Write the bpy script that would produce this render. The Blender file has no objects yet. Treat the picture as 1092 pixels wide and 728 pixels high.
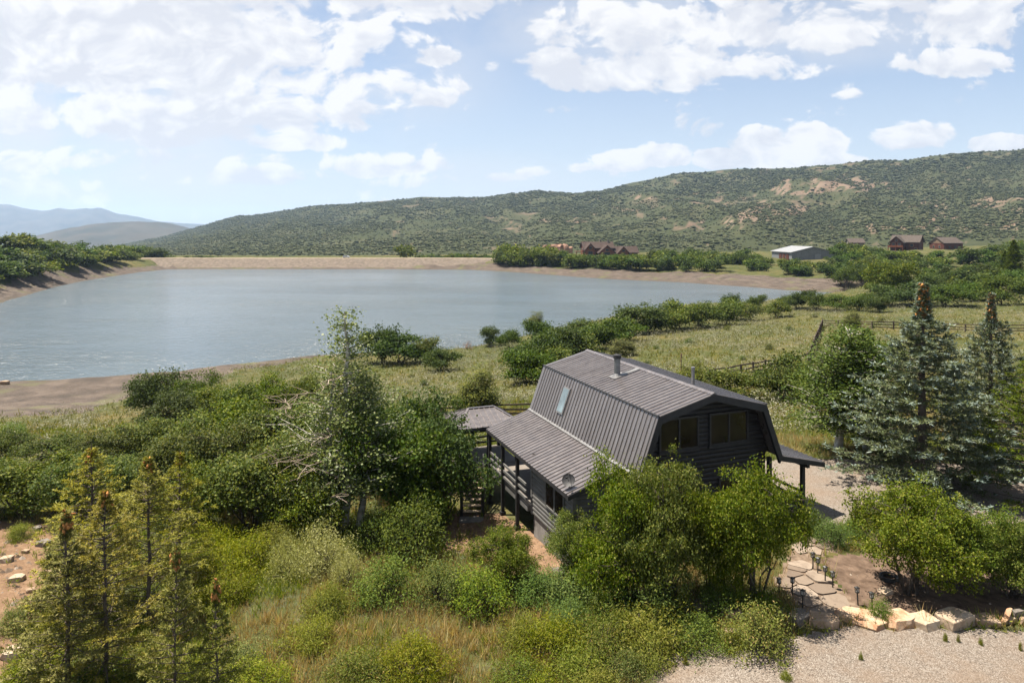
import bpy, math, random
import numpy as np
from mathutils import Vector, Matrix
rng = np.random.default_rng(11)
random.seed(11)
SC = bpy.context.scene
COL = SC.collection
CAMZ = 12.6            # camera height above the yard
F, HX, HY = 728.0, 546.0, 248.0
LAKE = CAMZ - 22.0     # lake level

# ------------------------------------------------------------------ camera
cd = bpy.data.cameras.new('camera'); cam = bpy.data.objects.new('camera', cd); COL.objects.link(cam)
cam.location = (0, 0, CAMZ); cam.rotation_euler = (math.pi / 2, 0, 0)
cd.sensor_width = 36; cd.lens = 24; cd.shift_y = -116 / 1092; cd.clip_start = 0.1; cd.clip_end = 60000
SC.camera = cam

# ------------------------------------------------------------------ helpers
def tag(o, label=None, cat=None, group=None, kind=None):
    if label: o['label'] = label
    if cat: o['category'] = cat
    if group: o['group'] = group
    if kind: o['kind'] = kind
    return o

def np_mesh(name, V, Fc, smooth=False):
    """Fc: one (n,k) int array or a list of such arrays."""
    if not isinstance(Fc, (list, tuple)) or np.ndim(Fc[0]) == 1: Fc = [np.asarray(Fc)]
    Fc = [np.asarray(f, dtype=np.int32) for f in Fc if len(f)]
    V = np.asarray(V, dtype=np.float32)
    me = bpy.data.meshes.new(name)
    me.vertices.add(len(V)); me.vertices.foreach_set('co', V.ravel())
    nl = sum(f.size for f in Fc); npoly = sum(len(f) for f in Fc)
    me.loops.add(nl); me.polygons.add(npoly)
    me.loops.foreach_set('vertex_index', np.concatenate([f.ravel() for f in Fc]))
    starts, s = [], 0
    for f in Fc:
        starts.append(s + np.arange(len(f)) * f.shape[1]); s += f.size
    me.polygons.foreach_set('loop_start', np.concatenate(starts).astype(np.int32))
    me.update(calc_edges=True)
    me.polygons.foreach_set('use_smooth', np.full(npoly, bool(smooth)))
    return me

class Acc:
    """collects verts and faces of one mesh"""
    def __init__(s): s.V, s.F, s.n = [], {}, 0
    def add(s, V, Fc):
        V = np.asarray(V, dtype=float); Fc = np.asarray(Fc, dtype=int)
        s.V.append(V); s.F.setdefault(Fc.shape[1], []).append(Fc + s.n); s.n += len(V); return s
    def box(s, c, d, M=None):
        c = np.asarray(c, float); d = np.asarray(d, float) / 2
        v = np.array([[x, y, z] for x in (-1, 1) for y in (-1, 1) for z in (-1, 1)]) * d + c
        if M is not None: v = v @ np.asarray(M).T
        return s.add(v, [[0,1,3,2],[4,6,7,5],[0,4,5,1],[2,3,7,6],[0,2,6,4],[1,5,7,3]])
    def box2(s, a, b):
        a = np.asarray(a, float); b = np.asarray(b, float)
        return s.box((a + b) / 2, np.abs(b - a))
    def beam(s, a, b, w, h, up=(0, 0, 1)):
        a = np.asarray(a, float); b = np.asarray(b, float); t = b - a; t = t / np.linalg.norm(t)
        u = np.asarray(up, float); x = np.cross(t, u)
        if np.linalg.norm(x) < 1e-4: x = np.cross(t, (0, 1, 0))
        x /= np.linalg.norm(x); u = np.cross(x, t)
        v = []
        for p in (a, b):
            for i, j in ((-1,-1),(1,-1),(1,1),(-1,1)): v.append(p + x * i * w / 2 + u * j * h / 2)
        return s.add(v, [[0,3,2,1],[4,5,6,7],[0,1,5,4],[1,2,6,5],[2,3,7,6],[3,0,4,7]])
    def tube(s, P0, P1, R0, R1, k=6, cap=True):
        V, Fc = seg_tubes(np.atleast_2d(P0), np.atleast_2d(P1), np.atleast_1d(R0), np.atleast_1d(R1), k)
        s.add(V, Fc)
        if cap and len(np.atleast_2d(P0)) == 1:
            s.F.setdefault(k, []).append(np.array([list(range(k, 2 * k))]) + s.n - 2 * k)
        return s
    def prism(s, poly, ext):
        """poly: (n,3) planar polygon, ext: extrusion vector"""
        p = np.asarray(poly, float); n = len(p); e = np.asarray(ext, float)
        s.add(np.vstack([p, p + e]), [[i, (i + 1) % n, (i + 1) % n + n, i + n] for i in range(n)])
        s.F.setdefault(n, []).append(np.array([list(range(n))[::-1]]) + s.n - 2 * n)
        s.F.setdefault(n, []).append(np.array([list(range(n, 2 * n))]) + s.n - 2 * n)
        return s
    def mesh(s, name, smooth=False):
        return np_mesh(name, np.vstack(s.V), [np.vstack(f) for f in s.F.values()], smooth)
    def build(s, name, m, parent=None, smooth=False):
        return link(name, s.mesh(name, smooth), m, parent)

def link(name, me, m, parent=None):
    o = bpy.data.objects.new(name, me); COL.objects.link(o)
    if m is not None and not me.materials: me.materials.append(m)
    if parent is not None: o.parent = parent
    return o

def empty(name, loc, rz=0, label=None, cat=None, group=None):
    o = bpy.data.objects.new(name, None); COL.objects.link(o)
    o.location = loc; o.rotation_euler = (0, 0, rz); o.empty_display_size = .2
    return tag(o, label, cat, group)

def seg_tubes(P0, P1, R0, R1, k=5):
    P0 = np.asarray(P0, float); P1 = np.asarray(P1, float); n = len(P0)
    t = P1 - P0; t /= np.maximum(np.linalg.norm(t, axis=1, keepdims=True), 1e-6)
    ref = np.where(np.abs(t[:, 2:3]) > .9, np.array([[1., 0, 0]]), np.array([[0, 0, 1.]]))
    x = np.cross(t, ref); x /= np.maximum(np.linalg.norm(x, axis=1, keepdims=True), 1e-6); y = np.cross(t, x)
    a = np.arange(k) / k * 2 * np.pi
    ring = x[:, None] * np.cos(a)[None, :, None] + y[:, None] * np.sin(a)[None, :, None]
    R0 = np.broadcast_to(R0, n); R1 = np.broadcast_to(R1, n)
    V = np.concatenate([P0[:, None] + ring * R0[:, None, None], P1[:, None] + ring * R1[:, None, None]], axis=1)
    i = np.arange(k); j = (i + 1) % k
    f = np.stack([i, j, j + k, i + k], axis=1)
    Fc = (f[None] + (np.arange(n) * 2 * k)[:, None, None]).reshape(-1, 4)
    return V.reshape(-1, 3), Fc

def unit(v): return v / np.maximum(np.linalg.norm(v, axis=-1, keepdims=True), 1e-9)

def kites(P, A, Nn, L, W, mid=.45):
    """leaf shaped quads: base P, long axis A, normal Nn"""
    A = unit(A); B = unit(np.cross(Nn, A)); L = np.broadcast_to(L, len(P))[:, None]; W = np.broadcast_to(W, len(P))[:, None]
    V = np.stack([P, P + A * L * mid + B * W / 2, P + A * L, P + A * L * mid - B * W / 2], axis=1).reshape(-1, 3)
    return V, np.arange(len(P) * 4).reshape(-1, 4)

def hash2(ix, iy, seed):
    h = (ix.astype(np.int64) * 374761393 + iy.astype(np.int64) * 668265263 + seed * 974634777) & 0xFFFFFFFF
    h = ((h ^ (h >> 13)) * 1274126177) & 0xFFFFFFFF
    return ((h ^ (h >> 16)) & 0xFFFF) / 65535.0
def vnoise(x, y, seed=0):
    x = np.asarray(x, float); y = np.asarray(y, float); ix = np.floor(x); iy = np.floor(y)
    fx = x - ix; fy = y - iy; fx = fx * fx * (3 - 2 * fx); fy = fy * fy * (3 - 2 * fy)
    a = hash2(ix, iy, seed); b = hash2(ix + 1, iy, seed); c = hash2(ix, iy + 1, seed); d = hash2(ix + 1, iy + 1, seed)
    return (a * (1 - fx) + b * fx) * (1 - fy) + (c * (1 - fx) + d * fx) * fy
def fbm(x, y, seed=0, octv=4):
    s, a, t = 0, 1, 0
    for o in range(octv):
        s = s + a * vnoise(np.asarray(x) * 2**o, np.asarray(y) * 2**o, seed + o); t += a; a *= .5
    return s / t
def sstep(a, b, x):
    t = np.clip((x - a) / (b - a), 0, 1); return t * t * (3 - 2 * t)

# ------------------------------------------------------------------ materials
ALB = .76      # the photograph is exposed bright: all reflectances share one scale
class NT:
    def __init__(s, nt): s.nt = nt; s.nodes = nt.nodes
    def n(s, t, **k):
        nd = s.nodes.new('ShaderNode' + t)
        for a, v in k.items():
            if a.startswith('_'): setattr(nd, a[1:], v)
            else:
                key = a.replace('__', ' ')
                key = int(key[1:]) if key[0] == 'i' and key[1:].isdigit() else key
                s.put(nd.inputs[key], v)
        return nd
    def put(s, sock, v):
        if hasattr(v, 'is_output') or isinstance(v, bpy.types.NodeSocket): s.nt.links.new(v, sock)
        elif isinstance(v, bpy.types.Node): s.nt.links.new(v.outputs[0], sock)
        else: sock.default_value = v
    def m(s, op, a, b=0.0, c=None, clamp=False):
        nd = s.nodes.new('ShaderNodeMath'); nd.operation = op; nd.use_clamp = clamp
        s.put(nd.inputs[0], a); s.put(nd.inputs[1], b)
        if c is not None: s.put(nd.inputs[2], c)
        return nd.outputs[0]
    def ramp(s, fac, stops, interp='LINEAR'):
        nd = s.nodes.new('ShaderNodeValToRGB'); s.put(nd.inputs[0], fac); nd.color_ramp.interpolation = interp
        e = nd.color_ramp.elements
        while len(e) < len(stops): e.new(.5)
        for el, (p, c) in zip(e, stops):
            el.position = p; el.color = (*(q * ALB for q in c), 1) if len(c) == 3 else c
        return nd.outputs[0]
    def mix(s, f, a, b, mode='MIX'):
        nd = s.nodes.new('ShaderNodeMix'); nd.data_type = 'RGBA'; nd.blend_type = mode
        if mode == 'MIX': a, b = (tuple(q * ALB for q in w) if isinstance(w, tuple) else w for w in (a, b))
        s.put(nd.inputs[0], f); s.put(nd.inputs[6], (*a, 1) if isinstance(a, tuple) and len(a) == 3 else a)
        s.put(nd.inputs[7], (*b, 1) if isinstance(b, tuple) and len(b) == 3 else b)
        return nd.outputs[2]
    def noise(s, vec, scale, detail=4, rough=.55, dist=0, col=False):
        nd = s.n('TexNoise', Scale=scale, Detail=detail, Roughness=rough, Distortion=dist)
        if vec is not None: s.put(nd.inputs['Vector'], vec)
        return nd.outputs[1 if col else 0]
    def rng(s, v, a, b, c=0., d=1.):
        nd = s.n('MapRange'); nd.clamp = True
        s.put(nd.inputs[0], v); s.put(nd.inputs[1], a); s.put(nd.inputs[2], b); s.put(nd.inputs[3], c); s.put(nd.inputs[4], d)
        return nd.outputs[0]
    def smooth(s, v, a, b):
        nd = s.n('MapRange', _interpolation_type='SMOOTHSTEP')
        s.put(nd.inputs[0], v); s.put(nd.inputs[1], a); s.put(nd.inputs[2], b)
        return nd.outputs[0]

def material(name, rough=.8, spec=.3, metal=0.):
    m = bpy.data.materials.new(name); m.use_nodes = True
    t = NT(m.node_tree); b = m.node_tree.nodes['Principled BSDF']
    b.inputs['Roughness'].default_value = rough; b.inputs['Metallic'].default_value = metal
    b.inputs['Specular IOR Level'].default_value = spec
    return m, t, b

def pos(t): return t.n('NewGeometry').outputs['Position']
def objc(t): return t.n('TexCoord').outputs['Object']

def noisy(name, c1, c2, scale=6., rough=.8, spec=.3, metal=0., bump=0., bscale=None, stretch=None, space='o', detail=5):
    """two-tone mottled surface with optional bump"""
    m, t, b = material(name, rough, spec, metal)
    v = objc(t) if space == 'o' else pos(t)
    if stretch: v = t.n('Mapping', Vector=v, Scale=stretch).outputs[0]
    f = t.noise(v, scale, detail)
    t.put(b.inputs['Base Color'], t.ramp(f, [(.32, c1), (.68, c2)]))
    t.put(b.inputs['Roughness'], t.rng(t.noise(v, scale * 2.3, 3), .3, .7, max(0, rough - .1), min(1, rough + .1)))
    if bump:
        t.put(b.inputs['Normal'], t.n('Bump', Strength=bump, Distance=.02, Height=t.noise(v, bscale or scale * 4, 4)))
    return m

LEAFK = 1.52
def leaf_mat(name, stops, trans=.35, hue=.0, val=.25, rough=.6, spec=.13):
    """stops: ramp over a per-leaf random; every plant gets its own slight shift"""
    stops = [(p, tuple(min(.5, x * LEAFK) for x in c)) for p, c in stops]
    m, t, b = material(name, rough, spec)
    isl = t.n('NewGeometry').outputs['Random Per Island']
    c = t.ramp(isl, stops)
    r = t.n('ObjectInfo').outputs['Random']
    hs = t.n('HueSaturation', Hue=t.rng(r, 0, 1, .5 - hue, .5 + hue), Value=t.rng(t.m('FRACT', t.m('MULTIPLY', r, 7.13)), 0, 1, 1 - val, 1 + val), Color=c, Saturation=t.rng(t.m('FRACT', t.m('MULTIPLY', r, 3.7)), 0, 1, 1.04, 1.28))
    hs = hs.outputs[0]
    t.put(b.inputs['Base Color'], hs)
    tr = t.n('BsdfTranslucent', Color=t.mix(1., hs, (1.25, 1.2, .6), 'MULTIPLY'))
    mx = t.n('MixShader', Fac=trans, i1=b.outputs[0], i2=tr.outputs[0])
    out = m.node_tree.nodes['Material Output']; t.put(out.inputs[0], mx.outputs[0])
    return m
# ------------------------------------------------------------------ terrain
def W(px, d_or_y, drop=None):
    """helper for the survey below: picture column + distance -> plan position"""
    return ((px - HX) / F * d_or_y, d_or_y)

# surveyed points: (column, distance in m, metres below the camera)
SURV = [
 (1092,20.7,12.6),(900,20.7,12.6),(760,20.9,12.9),(630,21.3,13.5),(500,21.4,13.9),(350,21.5,14.),(200,22,14.1),(60,22.5,14.),(-60,23,13.7),
 (200,14,13.8),(546,12,13.9),(900,12,12.7),(1200,14,12.7),(-100,14,13.5),(1250,30,12.4),(-200,40,13.8),
 (870,29.5,12.4),(830,26,12.5),(690,25,13.1),(600,28.3,13.8),(566,31.4,14.),(523,36.2,14.4),(508,35.3,14.4),(900,32,12.4),(1000,34,12.4),(1080,32,12.5),(960,27,12.45),
 (440,34,14.5),(365,34,14.6),(250,33,14.6),(130,34,14.4),(0,33,14.2),(300,40,15.),(100,43,15.),(0,45,15.1),(600,42,14.2),(700,44,13.6),(800,46,13.0),(900,46,12.9),(1000,50,12.8),(1090,50,12.7),
 (250,50,16.),(350,52,16.),(450,56,15.8),(507,58,15.6),(600,60,15.),(760,67,14.2),(860,66,13.9),(1000,70,13.6),(1092,70,13.4),
 (180,71,19.3),(100,78,20.7),(0,78,20.6),(-120,80,20.),(320,78,19.),(-60,60,17.2),(60,60,17.4),(450,87,18.2),(560,92,18.3),(640,100,17.6),(500,120,21.3),(420,118,21.3),
 (850,114,16.),(780,100,15.9),(920,108,15.2),(1000,110,15.),(1090,107,14.8),(1300,110,14.),(700,130,18.6),(600,140,20.8),(760,165,19.6),(850,175,19.),(920,170,17.8),(1000,170,16.6),(1060,182,15.6),(1200,180,14.5),
 (950,238,17.),(1020,230,15.6),(1092,230,14.6),(1250,240,13.),(860,300,18.5),(800,330,18.),(700,350,18),(600,390,18.2),(540,420,18),
 (850,400,15.),(780,400,15.2),(700,430,15.2),(645,455,15.),(560,470,16.),(966,400,11.),(1010,425,10.6),(908,430,12.2),(1062,330,12.),(1150,400,9.),(1300,400,7.),
 (966,300,14.6),(1010,300,14.),
 (-200,230,17),(20,290,8.),(60,300,10.5),(100,320,13),(130,350,15.5),(160,400,17.5),(-20,260,11.),(-60,270,6.5),(-200,280,4.5),(-350,260,5.),(20,400,10.),(-100,400,6.),(100,430,13.5),
 (200,450,17.),(350,450,17.5),(480,450,17.),(300,600,17.5),(500,600,17.),(700,600,15.5),(900,560,12.5),(1000,560,10.5),(1092,540,8.),(1300,560,3.),(-300,600,8.),(0,600,14.),(150,600,17.),
]
_sp = np.array([((p - HX) / F * 1.6, math.log(d)) for p, d, _ in SURV]); _sd = np.array([d for *_, d in SURV])
_c2 = .10 ** 2
_A = np.sqrt(((_sp[:, None] - _sp[None]) ** 2).sum(-1) + _c2)
_n = len(_sp); _M = np.zeros((_n + 1, _n + 1)); _M[:_n, :_n] = _A - np.eye(_n) * .004; _M[:_n, _n] = 1; _M[_n, :_n] = 1
_w = np.linalg.solve(_M, np.append(_sd, 0))

# lake outline: (column, row, width of bare mud behind it)
SHORE = [(-260,398,30),(-120,406,31),(0,407,31),(60,405,31),(133,400,28),(190,396,17),(233,391,9),(290,385,5),(330,380,4),(400,376,2),(460,374,1),(500,371,1),(540,362,1),(600,350,1),(650,339,1),(700,331,1),(730,327,2),(790,326,2),(850,323,3),
 (900,317,8),(912,312,14),(880,311.5,26),(840,309.5,28),(800,306,27),(760,303.5,24),(728,301,22),(680,299,20),(640,297,18),(600,294,16),(560,291,14),(530,289,12),(500,287.6,8),(400,287,6),(300,287,6),(200,287,6),(177,287.3,8),
 (150,290,9),(120,294.5,9),(80,301,9),(50,308,9),(33,313,8),(21,317,8),(12,319,8),(0,323,8),(-60,338,8),(-150,360,8),(-260,385,10)]
LP = np.array([((p - HX) / F * (22 * F / (y - HY)), 22 * F / (y - HY)) for p, y, _ in SHORE]); LM = np.array([m for *_, m in SHORE], float)

def in_poly(x, y, P):
    x = np.asarray(x); y = np.asarray(y); ins = np.zeros(x.shape, bool)
    for (x1, y1), (x2, y2) in zip(P, np.roll(P, -1, axis=0)):
        if y1 == y2: continue
        c = ((y1 > y) != (y2 > y)) & (x < (x2 - x1) * (y - y1) / (y2 - y1) + x1); ins ^= c
    return ins
def lake_dist(x, y):
    """signed distance to the shore (negative in the lake) and mud width there"""
    x = np.asarray(x, float); y = np.asarray(y, float)
    best = np.full(x.shape, 1e9); mud = np.zeros(x.shape)
    for i in range(len(LP)):
        a = LP[i]; b = LP[(i + 1) % len(LP)]; ab = b - a
        t = np.clip(((x - a[0]) * ab[0] + (y - a[1]) * ab[1]) / (ab @ ab), 0, 1)
        d = np.hypot(x - a[0] - t * ab[0], y - a[1] - t * ab[1]); k = d < best
        best = np.where(k, d, best); mud = np.where(k, LM[i] + t * (LM[(i + 1) % len(LP)] - LM[i]), mud)
    return np.where(in_poly(x, y, LP), -best, best), mud

def height(x, y):
    shp = np.broadcast(x, y).shape
    x = np.broadcast_to(np.asarray(x, float), shp).ravel(); y = np.broadcast_to(np.asarray(y, float), shp).ravel(); out = np.zeros(len(x))
    for s in range(0, len(x), 20000):
        xx, yy = x[s:s + 20000], y[s:s + 20000]; ys = np.maximum(yy, 6.)
        u = np.stack([np.clip(xx / ys, -1.25, 1.25) * 1.6, np.log(np.minimum(ys, 620.))], axis=1)
        d = np.sqrt(((u[:, None] - _sp[None]) ** 2).sum(-1) + _c2) @ _w[:-1] + _w[-1]
        far = sstep(470, 900, yy); d = d * (1 - far) + (38 + np.maximum(yy - 900, 0) * .032) * far
        z = CAMZ - np.clip(d, -10, 700)
        dist = np.hypot(xx, yy)
        z = z + (fbm(xx / 9, yy / 9, 3, 3) - .5) * .5 * np.clip(dist / 60, .35, 4) + (fbm(xx / 1.7, yy / 1.7, 9, 3) - .5) * .16
        sd, mud = lake_dist(xx, yy); wob = (fbm(xx / 6, yy / 6, 21, 3) - .5) * 1.2; sd = sd + wob * np.clip(mud / 8, .2, 2)
        z = np.where((yy > 412) & (yy < 446), z - 9 * sstep(160, 178, HX + xx / ys * F) * sstep(520, 508, HX + xx / ys * F) * sstep(412, 416, yy) * sstep(446, 441, yy), z)
        bank = np.where(xx / ys < -.5, np.where(yy > 150, 26., np.maximum(10., mud * 1.3)), np.maximum(10., mud * 1.3))
        zl = LAKE + np.minimum(np.maximum(z - LAKE, .4), .14 * sd + .35 * sstep(0, 4, sd))
        k = sstep(0, 1, sd / bank)
        z = np.where(sd > 0, zl * (1 - k) + np.where(yy < 500, np.maximum(z, LAKE + .5), z) * k, LAKE + np.maximum(sd * .12, -3))
        out[s:s + 20000] = z
    return out.reshape(shp)

_ry = np.concatenate([np.arange(9, 70, .25), np.geomspace(70, 700, 900)])
def at(px, py, dmax=None):
    """first point of the ground seen along a sight line -> Vector"""
    a = (px - HX) / F; z = height(a * _ry, _ry); e = HY + (CAMZ - z) * F / _ry
    k = np.nonzero(e <= py)[0]
    i = k[0] if len(k) else len(_ry) - 1
    if i == 0: d = _ry[0]
    else:
        e0, e1 = e[i - 1], e[i]; f = np.clip((e0 - py) / max(e0 - e1, 1e-6), 0, 1); d = _ry[i - 1] + (_ry[i] - _ry[i - 1]) * f
    return Vector((a * d, d, float(height(np.array([a * d]), np.array([d]))[0])))
def ground(px, d):
    a = (px - HX) / F; return Vector((a * d, d, float(height(np.array([a * d]), np.array([float(d)]))[0])))

# plan outlines of the surfaced areas
def plan(pts): return np.array([tuple(at(*p))[:2] for p in pts])
DRIVE = np.vstack([plan([(696,760),(690,728),(697,706),(725,694),(770,687),(830,682),(862,674),(905,671),(960,671),(1030,671),(1100,672),(1220,676)]), [(24,14),(12,11.5),(3,12.5)]])
YARD = np.array([(12.2,30.6),(13.2,28.9),(15.,29.6),(17.6,30.2),(20.5,29.),(26,28.5),(30,33),(27,37),(21,37),(17.5,37.8),(14.2,38.2),(12.5,40),(11.2,39),(10.6,35)])
PATH = np.vstack([plan([(862,664),(912,664),(925,652),(905,634),(888,620),(872,604),(866,592),(893,590),(905,582),(890,572),(862,573),(846,585),(836,600),(830,620),(845,640)])])
BED = plan([(925,668),(1010,664),(1100,662),(1105,610),(1000,596),(930,590),(890,590),(870,596),(880,606),(905,634),(925,650)])
BARE = plan([(470,590),(530,602),(575,612),(640,612),(700,600),(690,585),(600,575),(560,560),(530,548),(480,548),(455,560)])
ROCKY = plan([(-80,770),(20,728),(48,690),(60,640),(45,600),(70,572),(40,556),(-10,552),(-120,560),(-200,640)])
KITH = np.array([(-4.5,30),(2.,27.5),(9,24.5),(14,26),(14,31),(9,41),(-3,43)])

def zone_noise(x, y): return (fbm(x / .9, y / .9, 31, 3) - .5) * .9
ang = np.radians(np.linspace(-64, 64, 430)); rad = np.concatenate([np.arange(7.5, 46, .22), np.geomspace(46, 130, 120), np.geomspace(131, 640, 170), np.geomspace(650, 12000, 40)])
RR, AA = np.meshgrid(rad, ang, indexing='ij'); TX = RR * np.sin(AA); TY = RR * np.cos(AA)
TZ = height(TX, TY)
nr, na = RR.shape
ii = (np.arange(nr - 1)[:, None] * na + np.arange(na - 1)[None]).ravel()
TF = np.stack([ii, ii + 1, ii + na + 1, ii + na], axis=1)[:, ::-1]
TV = np.stack([TX, TY, TZ], axis=-1).reshape(-1, 3)
FC = TV[TF].mean(axis=1); fx, fy = FC[:, 0], FC[:, 1]
jx = fx + zone_noise(fx, fy) * .6; jy = fy + zone_noise(fx + 50, fy - 20) * .6
sdl, mudw = lake_dist(fx, fy)
zone = np.zeros(len(TF), int)
mud_edge = mudw * (1 + (fbm(fx / 14, fy / 14, 77, 3) - .5) * .9)
zone[(sdl < mud_edge) & (fy > 40)] = 1
zone[in_poly(jx, jy, DRIVE) | in_poly(jx, jy, YARD)] = 2
zone[in_poly(jx, jy, BED)] = 4
zone[in_poly(fx + zone_noise(fx, fy) * .25, fy + zone_noise(fx + 9, fy) * .25, PATH)] = 3
ZN = {0: 'ground', 1: 'lake_shore', 2: 'gravel_driveway', 3: 'flagstone_path', 4: 'planting_bed'}

def dist_poly(x, y, P):
    best = np.full(np.shape(x), 1e9)
    for a, b in zip(P, np.roll(P, -1, axis=0)):
        ab = b - a; t = np.clip(((x - a[0]) * ab[0] + (y - a[1]) * ab[1]) / max(ab @ ab, 1e-9), 0, 1)
        best = np.minimum(best, np.hypot(x - a[0] - t * ab[0], y - a[1] - t * ab[1]))
    return np.where(in_poly(x, y, P), -best, best)
# attributes of the natural ground: bare soil and dryness
def soil_at(x, y):
    n = (fbm(x / 2.2, y / 2.2, 41, 4) - .5)
    s = sstep(.5, -.4, dist_poly(x, y, BARE) + n * 1.6)
    s = np.maximum(s, sstep(.8, -.6, dist_poly(x, y, ROCKY) + n * 2.6))
    return s
def dry_at(x, y): return fbm(x / 3.2, y / 3.2, 55, 4)

def attr(me, name, data):
    a = me.attributes.new(name, 'FLOAT', 'POINT'); a.data.foreach_set('value', np.asarray(data, np.float32))

# -------- ground materials
def ground_mat():
    m, t, b = material('meadow_ground', .95, .1)
    p = pos(t); big = t.noise(p, .045, 5, .6); mid = t.noise(p, .35, 5, .65); fine = t.noise(p, 5., 5, .7)
    far_tex = t.noise(p, .9, 3, .7)
    grass = t.ramp(t.m('ADD', t.m('MULTIPLY', mid, .55), t.m('MULTIPLY', big, .45)), [(.36, (.040, .052, .014)), (.46, (.075, .085, .023)), (.54, (.125, .112, .038)), (.64, (.19, .14, .056))])
    grass = t.mix(t.m('MULTIPLY', t.smooth(far_tex, .5, .72), .55), grass, (.17, .18, .12))
    grass = t.mix(t.m('MULTIPLY', fine, .8), grass, (.045, .05, .018), 'MIX')
    soil = t.ramp(t.m('ADD', t.m('MULTIPLY', t.noise(p, 2.2, 6, .7), .6), t.m('MULTIPLY', t.noise(p, 14, 4, .7), .4)), [(.3, (.095, .056, .034)), (.5, (.20, .125, .075)), (.68, (.33, .225, .145))])
    s = t.n('Attribute', _attribute_name='soil').outputs['Fac']
    s = t.smooth(t.m('ADD', s, t.m('MULTIPLY', t.m('SUBTRACT', fine, .5), .5)), .35, .65)
    t.put(b.inputs['Base Color'], t.mix(s, grass, soil))
    t.put(b.inputs['Normal'], t.n('Bump', Strength=.7, Distance=.15, Height=t.noise(p, 3.5, 5, .7)))
    return m
def gravel_mat():
    m, t, b = material('gravel', .9, .2)
    p = pos(t)
    v = t.n('TexVoronoi', Vector=p, Scale=33.); cell = v.outputs['Color']
    sep = t.n('SeparateColor', Color=cell)
    c = t.ramp(sep.outputs[0], [(0, (.105, .085, .068)), (.35, (.18, .148, .12)), (.7, (.235, .20, .166)), (1, (.33, .295, .255))])
    c = t.mix(t.m('MULTIPLY', t.smooth(t.noise(p, .5, 5, .65), .42, .68), .55), c, (.215, .155, .11))
    c = t.mix(t.m('MULTIPLY', t.smooth(t.noise(p, 6., 4, .7), .5, .75), .4), c, (.14, .10, .07))
    t.put(b.inputs['Base Color'], c)
    t.put(b.inputs['Normal'], t.n('Bump', Strength=.8, Distance=.03, Height=t.m('ADD', t.m('MULTIPLY', v.outputs['Distance'], -1.), t.m('MULTIPLY', t.noise(p, 2., 4), 1.))))
    return m
def shore_mat():
    m, t, b = material('shore_mud', .9, .2)
    p = pos(t); n = t.noise(t.n('Mapping', Vector=p, Scale=(1, 1, 9)).outputs[0], .25, 6, .7)
    c = t.ramp(n, [(.36, (.045, .035, .027)), (.5, (.078, .059, .046)), (.62, (.12, .093, .073))])
    c = t.mix(t.m('MULTIPLY', t.smooth(t.noise(p, 5., 5, .8), .48, .7), .6), c, (.19, .16, .135))
    c = t.mix(t.m('MULTIPLY', t.smooth(t.noise(p, .12, 4, .6), .54, .68), .65), c, (.11, .115, .045))
    z = t.n('SeparateXYZ', Vector=p).outputs[2]
    wet = t.rng(z, LAKE + .05, LAKE + .5, 1, 0)
    c = t.mix(t.m('MULTIPLY', wet, .65), c, (.075, .06, .045))
    t.put(b.inputs['Base Color'], c)
    t.put(b.inputs['Normal'], t.n('Bump', Strength=.7, Distance=.2, Height=t.noise(p, 1.2, 6, .7)))
    return m
M_SOIL = noisy('bed_soil', (.075, .05, .035), (.18, .125, .09), 3., .95, .1, bump=.8, bscale=18, space='p')
M_PATHBASE = noisy('path_joint_soil', (.12, .085, .06), (.24, .18, .13), 5., .95, .1, bump=.6, bscale=25, space='p')
GM = {0: ground_mat(), 1: shore_mat(), 2: gravel_mat(), 3: M_PATHBASE, 4: M_SOIL}
for z, nm in ZN.items():
    f = TF[zone == z]; u, inv = np.unique(f, return_inverse=True)
    V = TV[u]; me = np_mesh(nm, V, inv.reshape(-1, 4), True)
    if z == 0: attr(me, 'soil', soil_at(V[:, 0], V[:, 1]))
    tag(link(nm, me, GM[z]), kind='structure', label={0: 'grassy ground sloping from the cabin to the reservoir', 1: 'bare brown mud along the waterline', 2: 'pale gravel driveway in front of the rocks', 3: 'flagstone path between the low lights', 4: 'dark mulched bed beside the path'}[z])

# -------- water
def water_mat():
    m, t, b = material('lake_water', .13, .5)
    p = pos(t)
    b.inputs['IOR'].default_value = 1.33
    t.put(b.inputs['Base Color'], t.ramp(t.noise(p, .012, 3), [(.35, (.085, .116, .138)), (.65, (.112, .143, .162))]))
    st = t.n('Mapping', Vector=p, Rotation=(0, 0, .3), Scale=(.55, 1.25, 1)).outputs[0]
    big = t.noise(st, .30, 3, .6, .3); w = t.noise(st, 1.0, 3, .65, .4)
    calm = t.smooth(t.noise(t.n('Mapping', Vector=p, Rotation=(0, 0, .5), Scale=(.6, 1.6, 1)).outputs[0], .018, 4, .6), .38, .62)
    hgt = t.m('ADD', t.m('MULTIPLY', big, 1.1), t.m('MULTIPLY', w, .75))
    t.put(b.inputs['Normal'], t.n('Bump', Strength=t.rng(calm, 0, 1, .4, 1.), Distance=1.05, Height=hgt))
    return m
wx0, wy0 = LP.min(0) - 12; wx1, wy1 = LP.max(0) + 12
tag(link('lake_water', np_mesh('lake_water', [(wx0, wy0, LAKE), (wx1, wy0, LAKE), (wx1, wy1, LAKE), (wx0, wy1, LAKE)], [[0, 1, 2, 3]]), water_mat()), kind='structure', label='rippled grey-blue reservoir')

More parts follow.
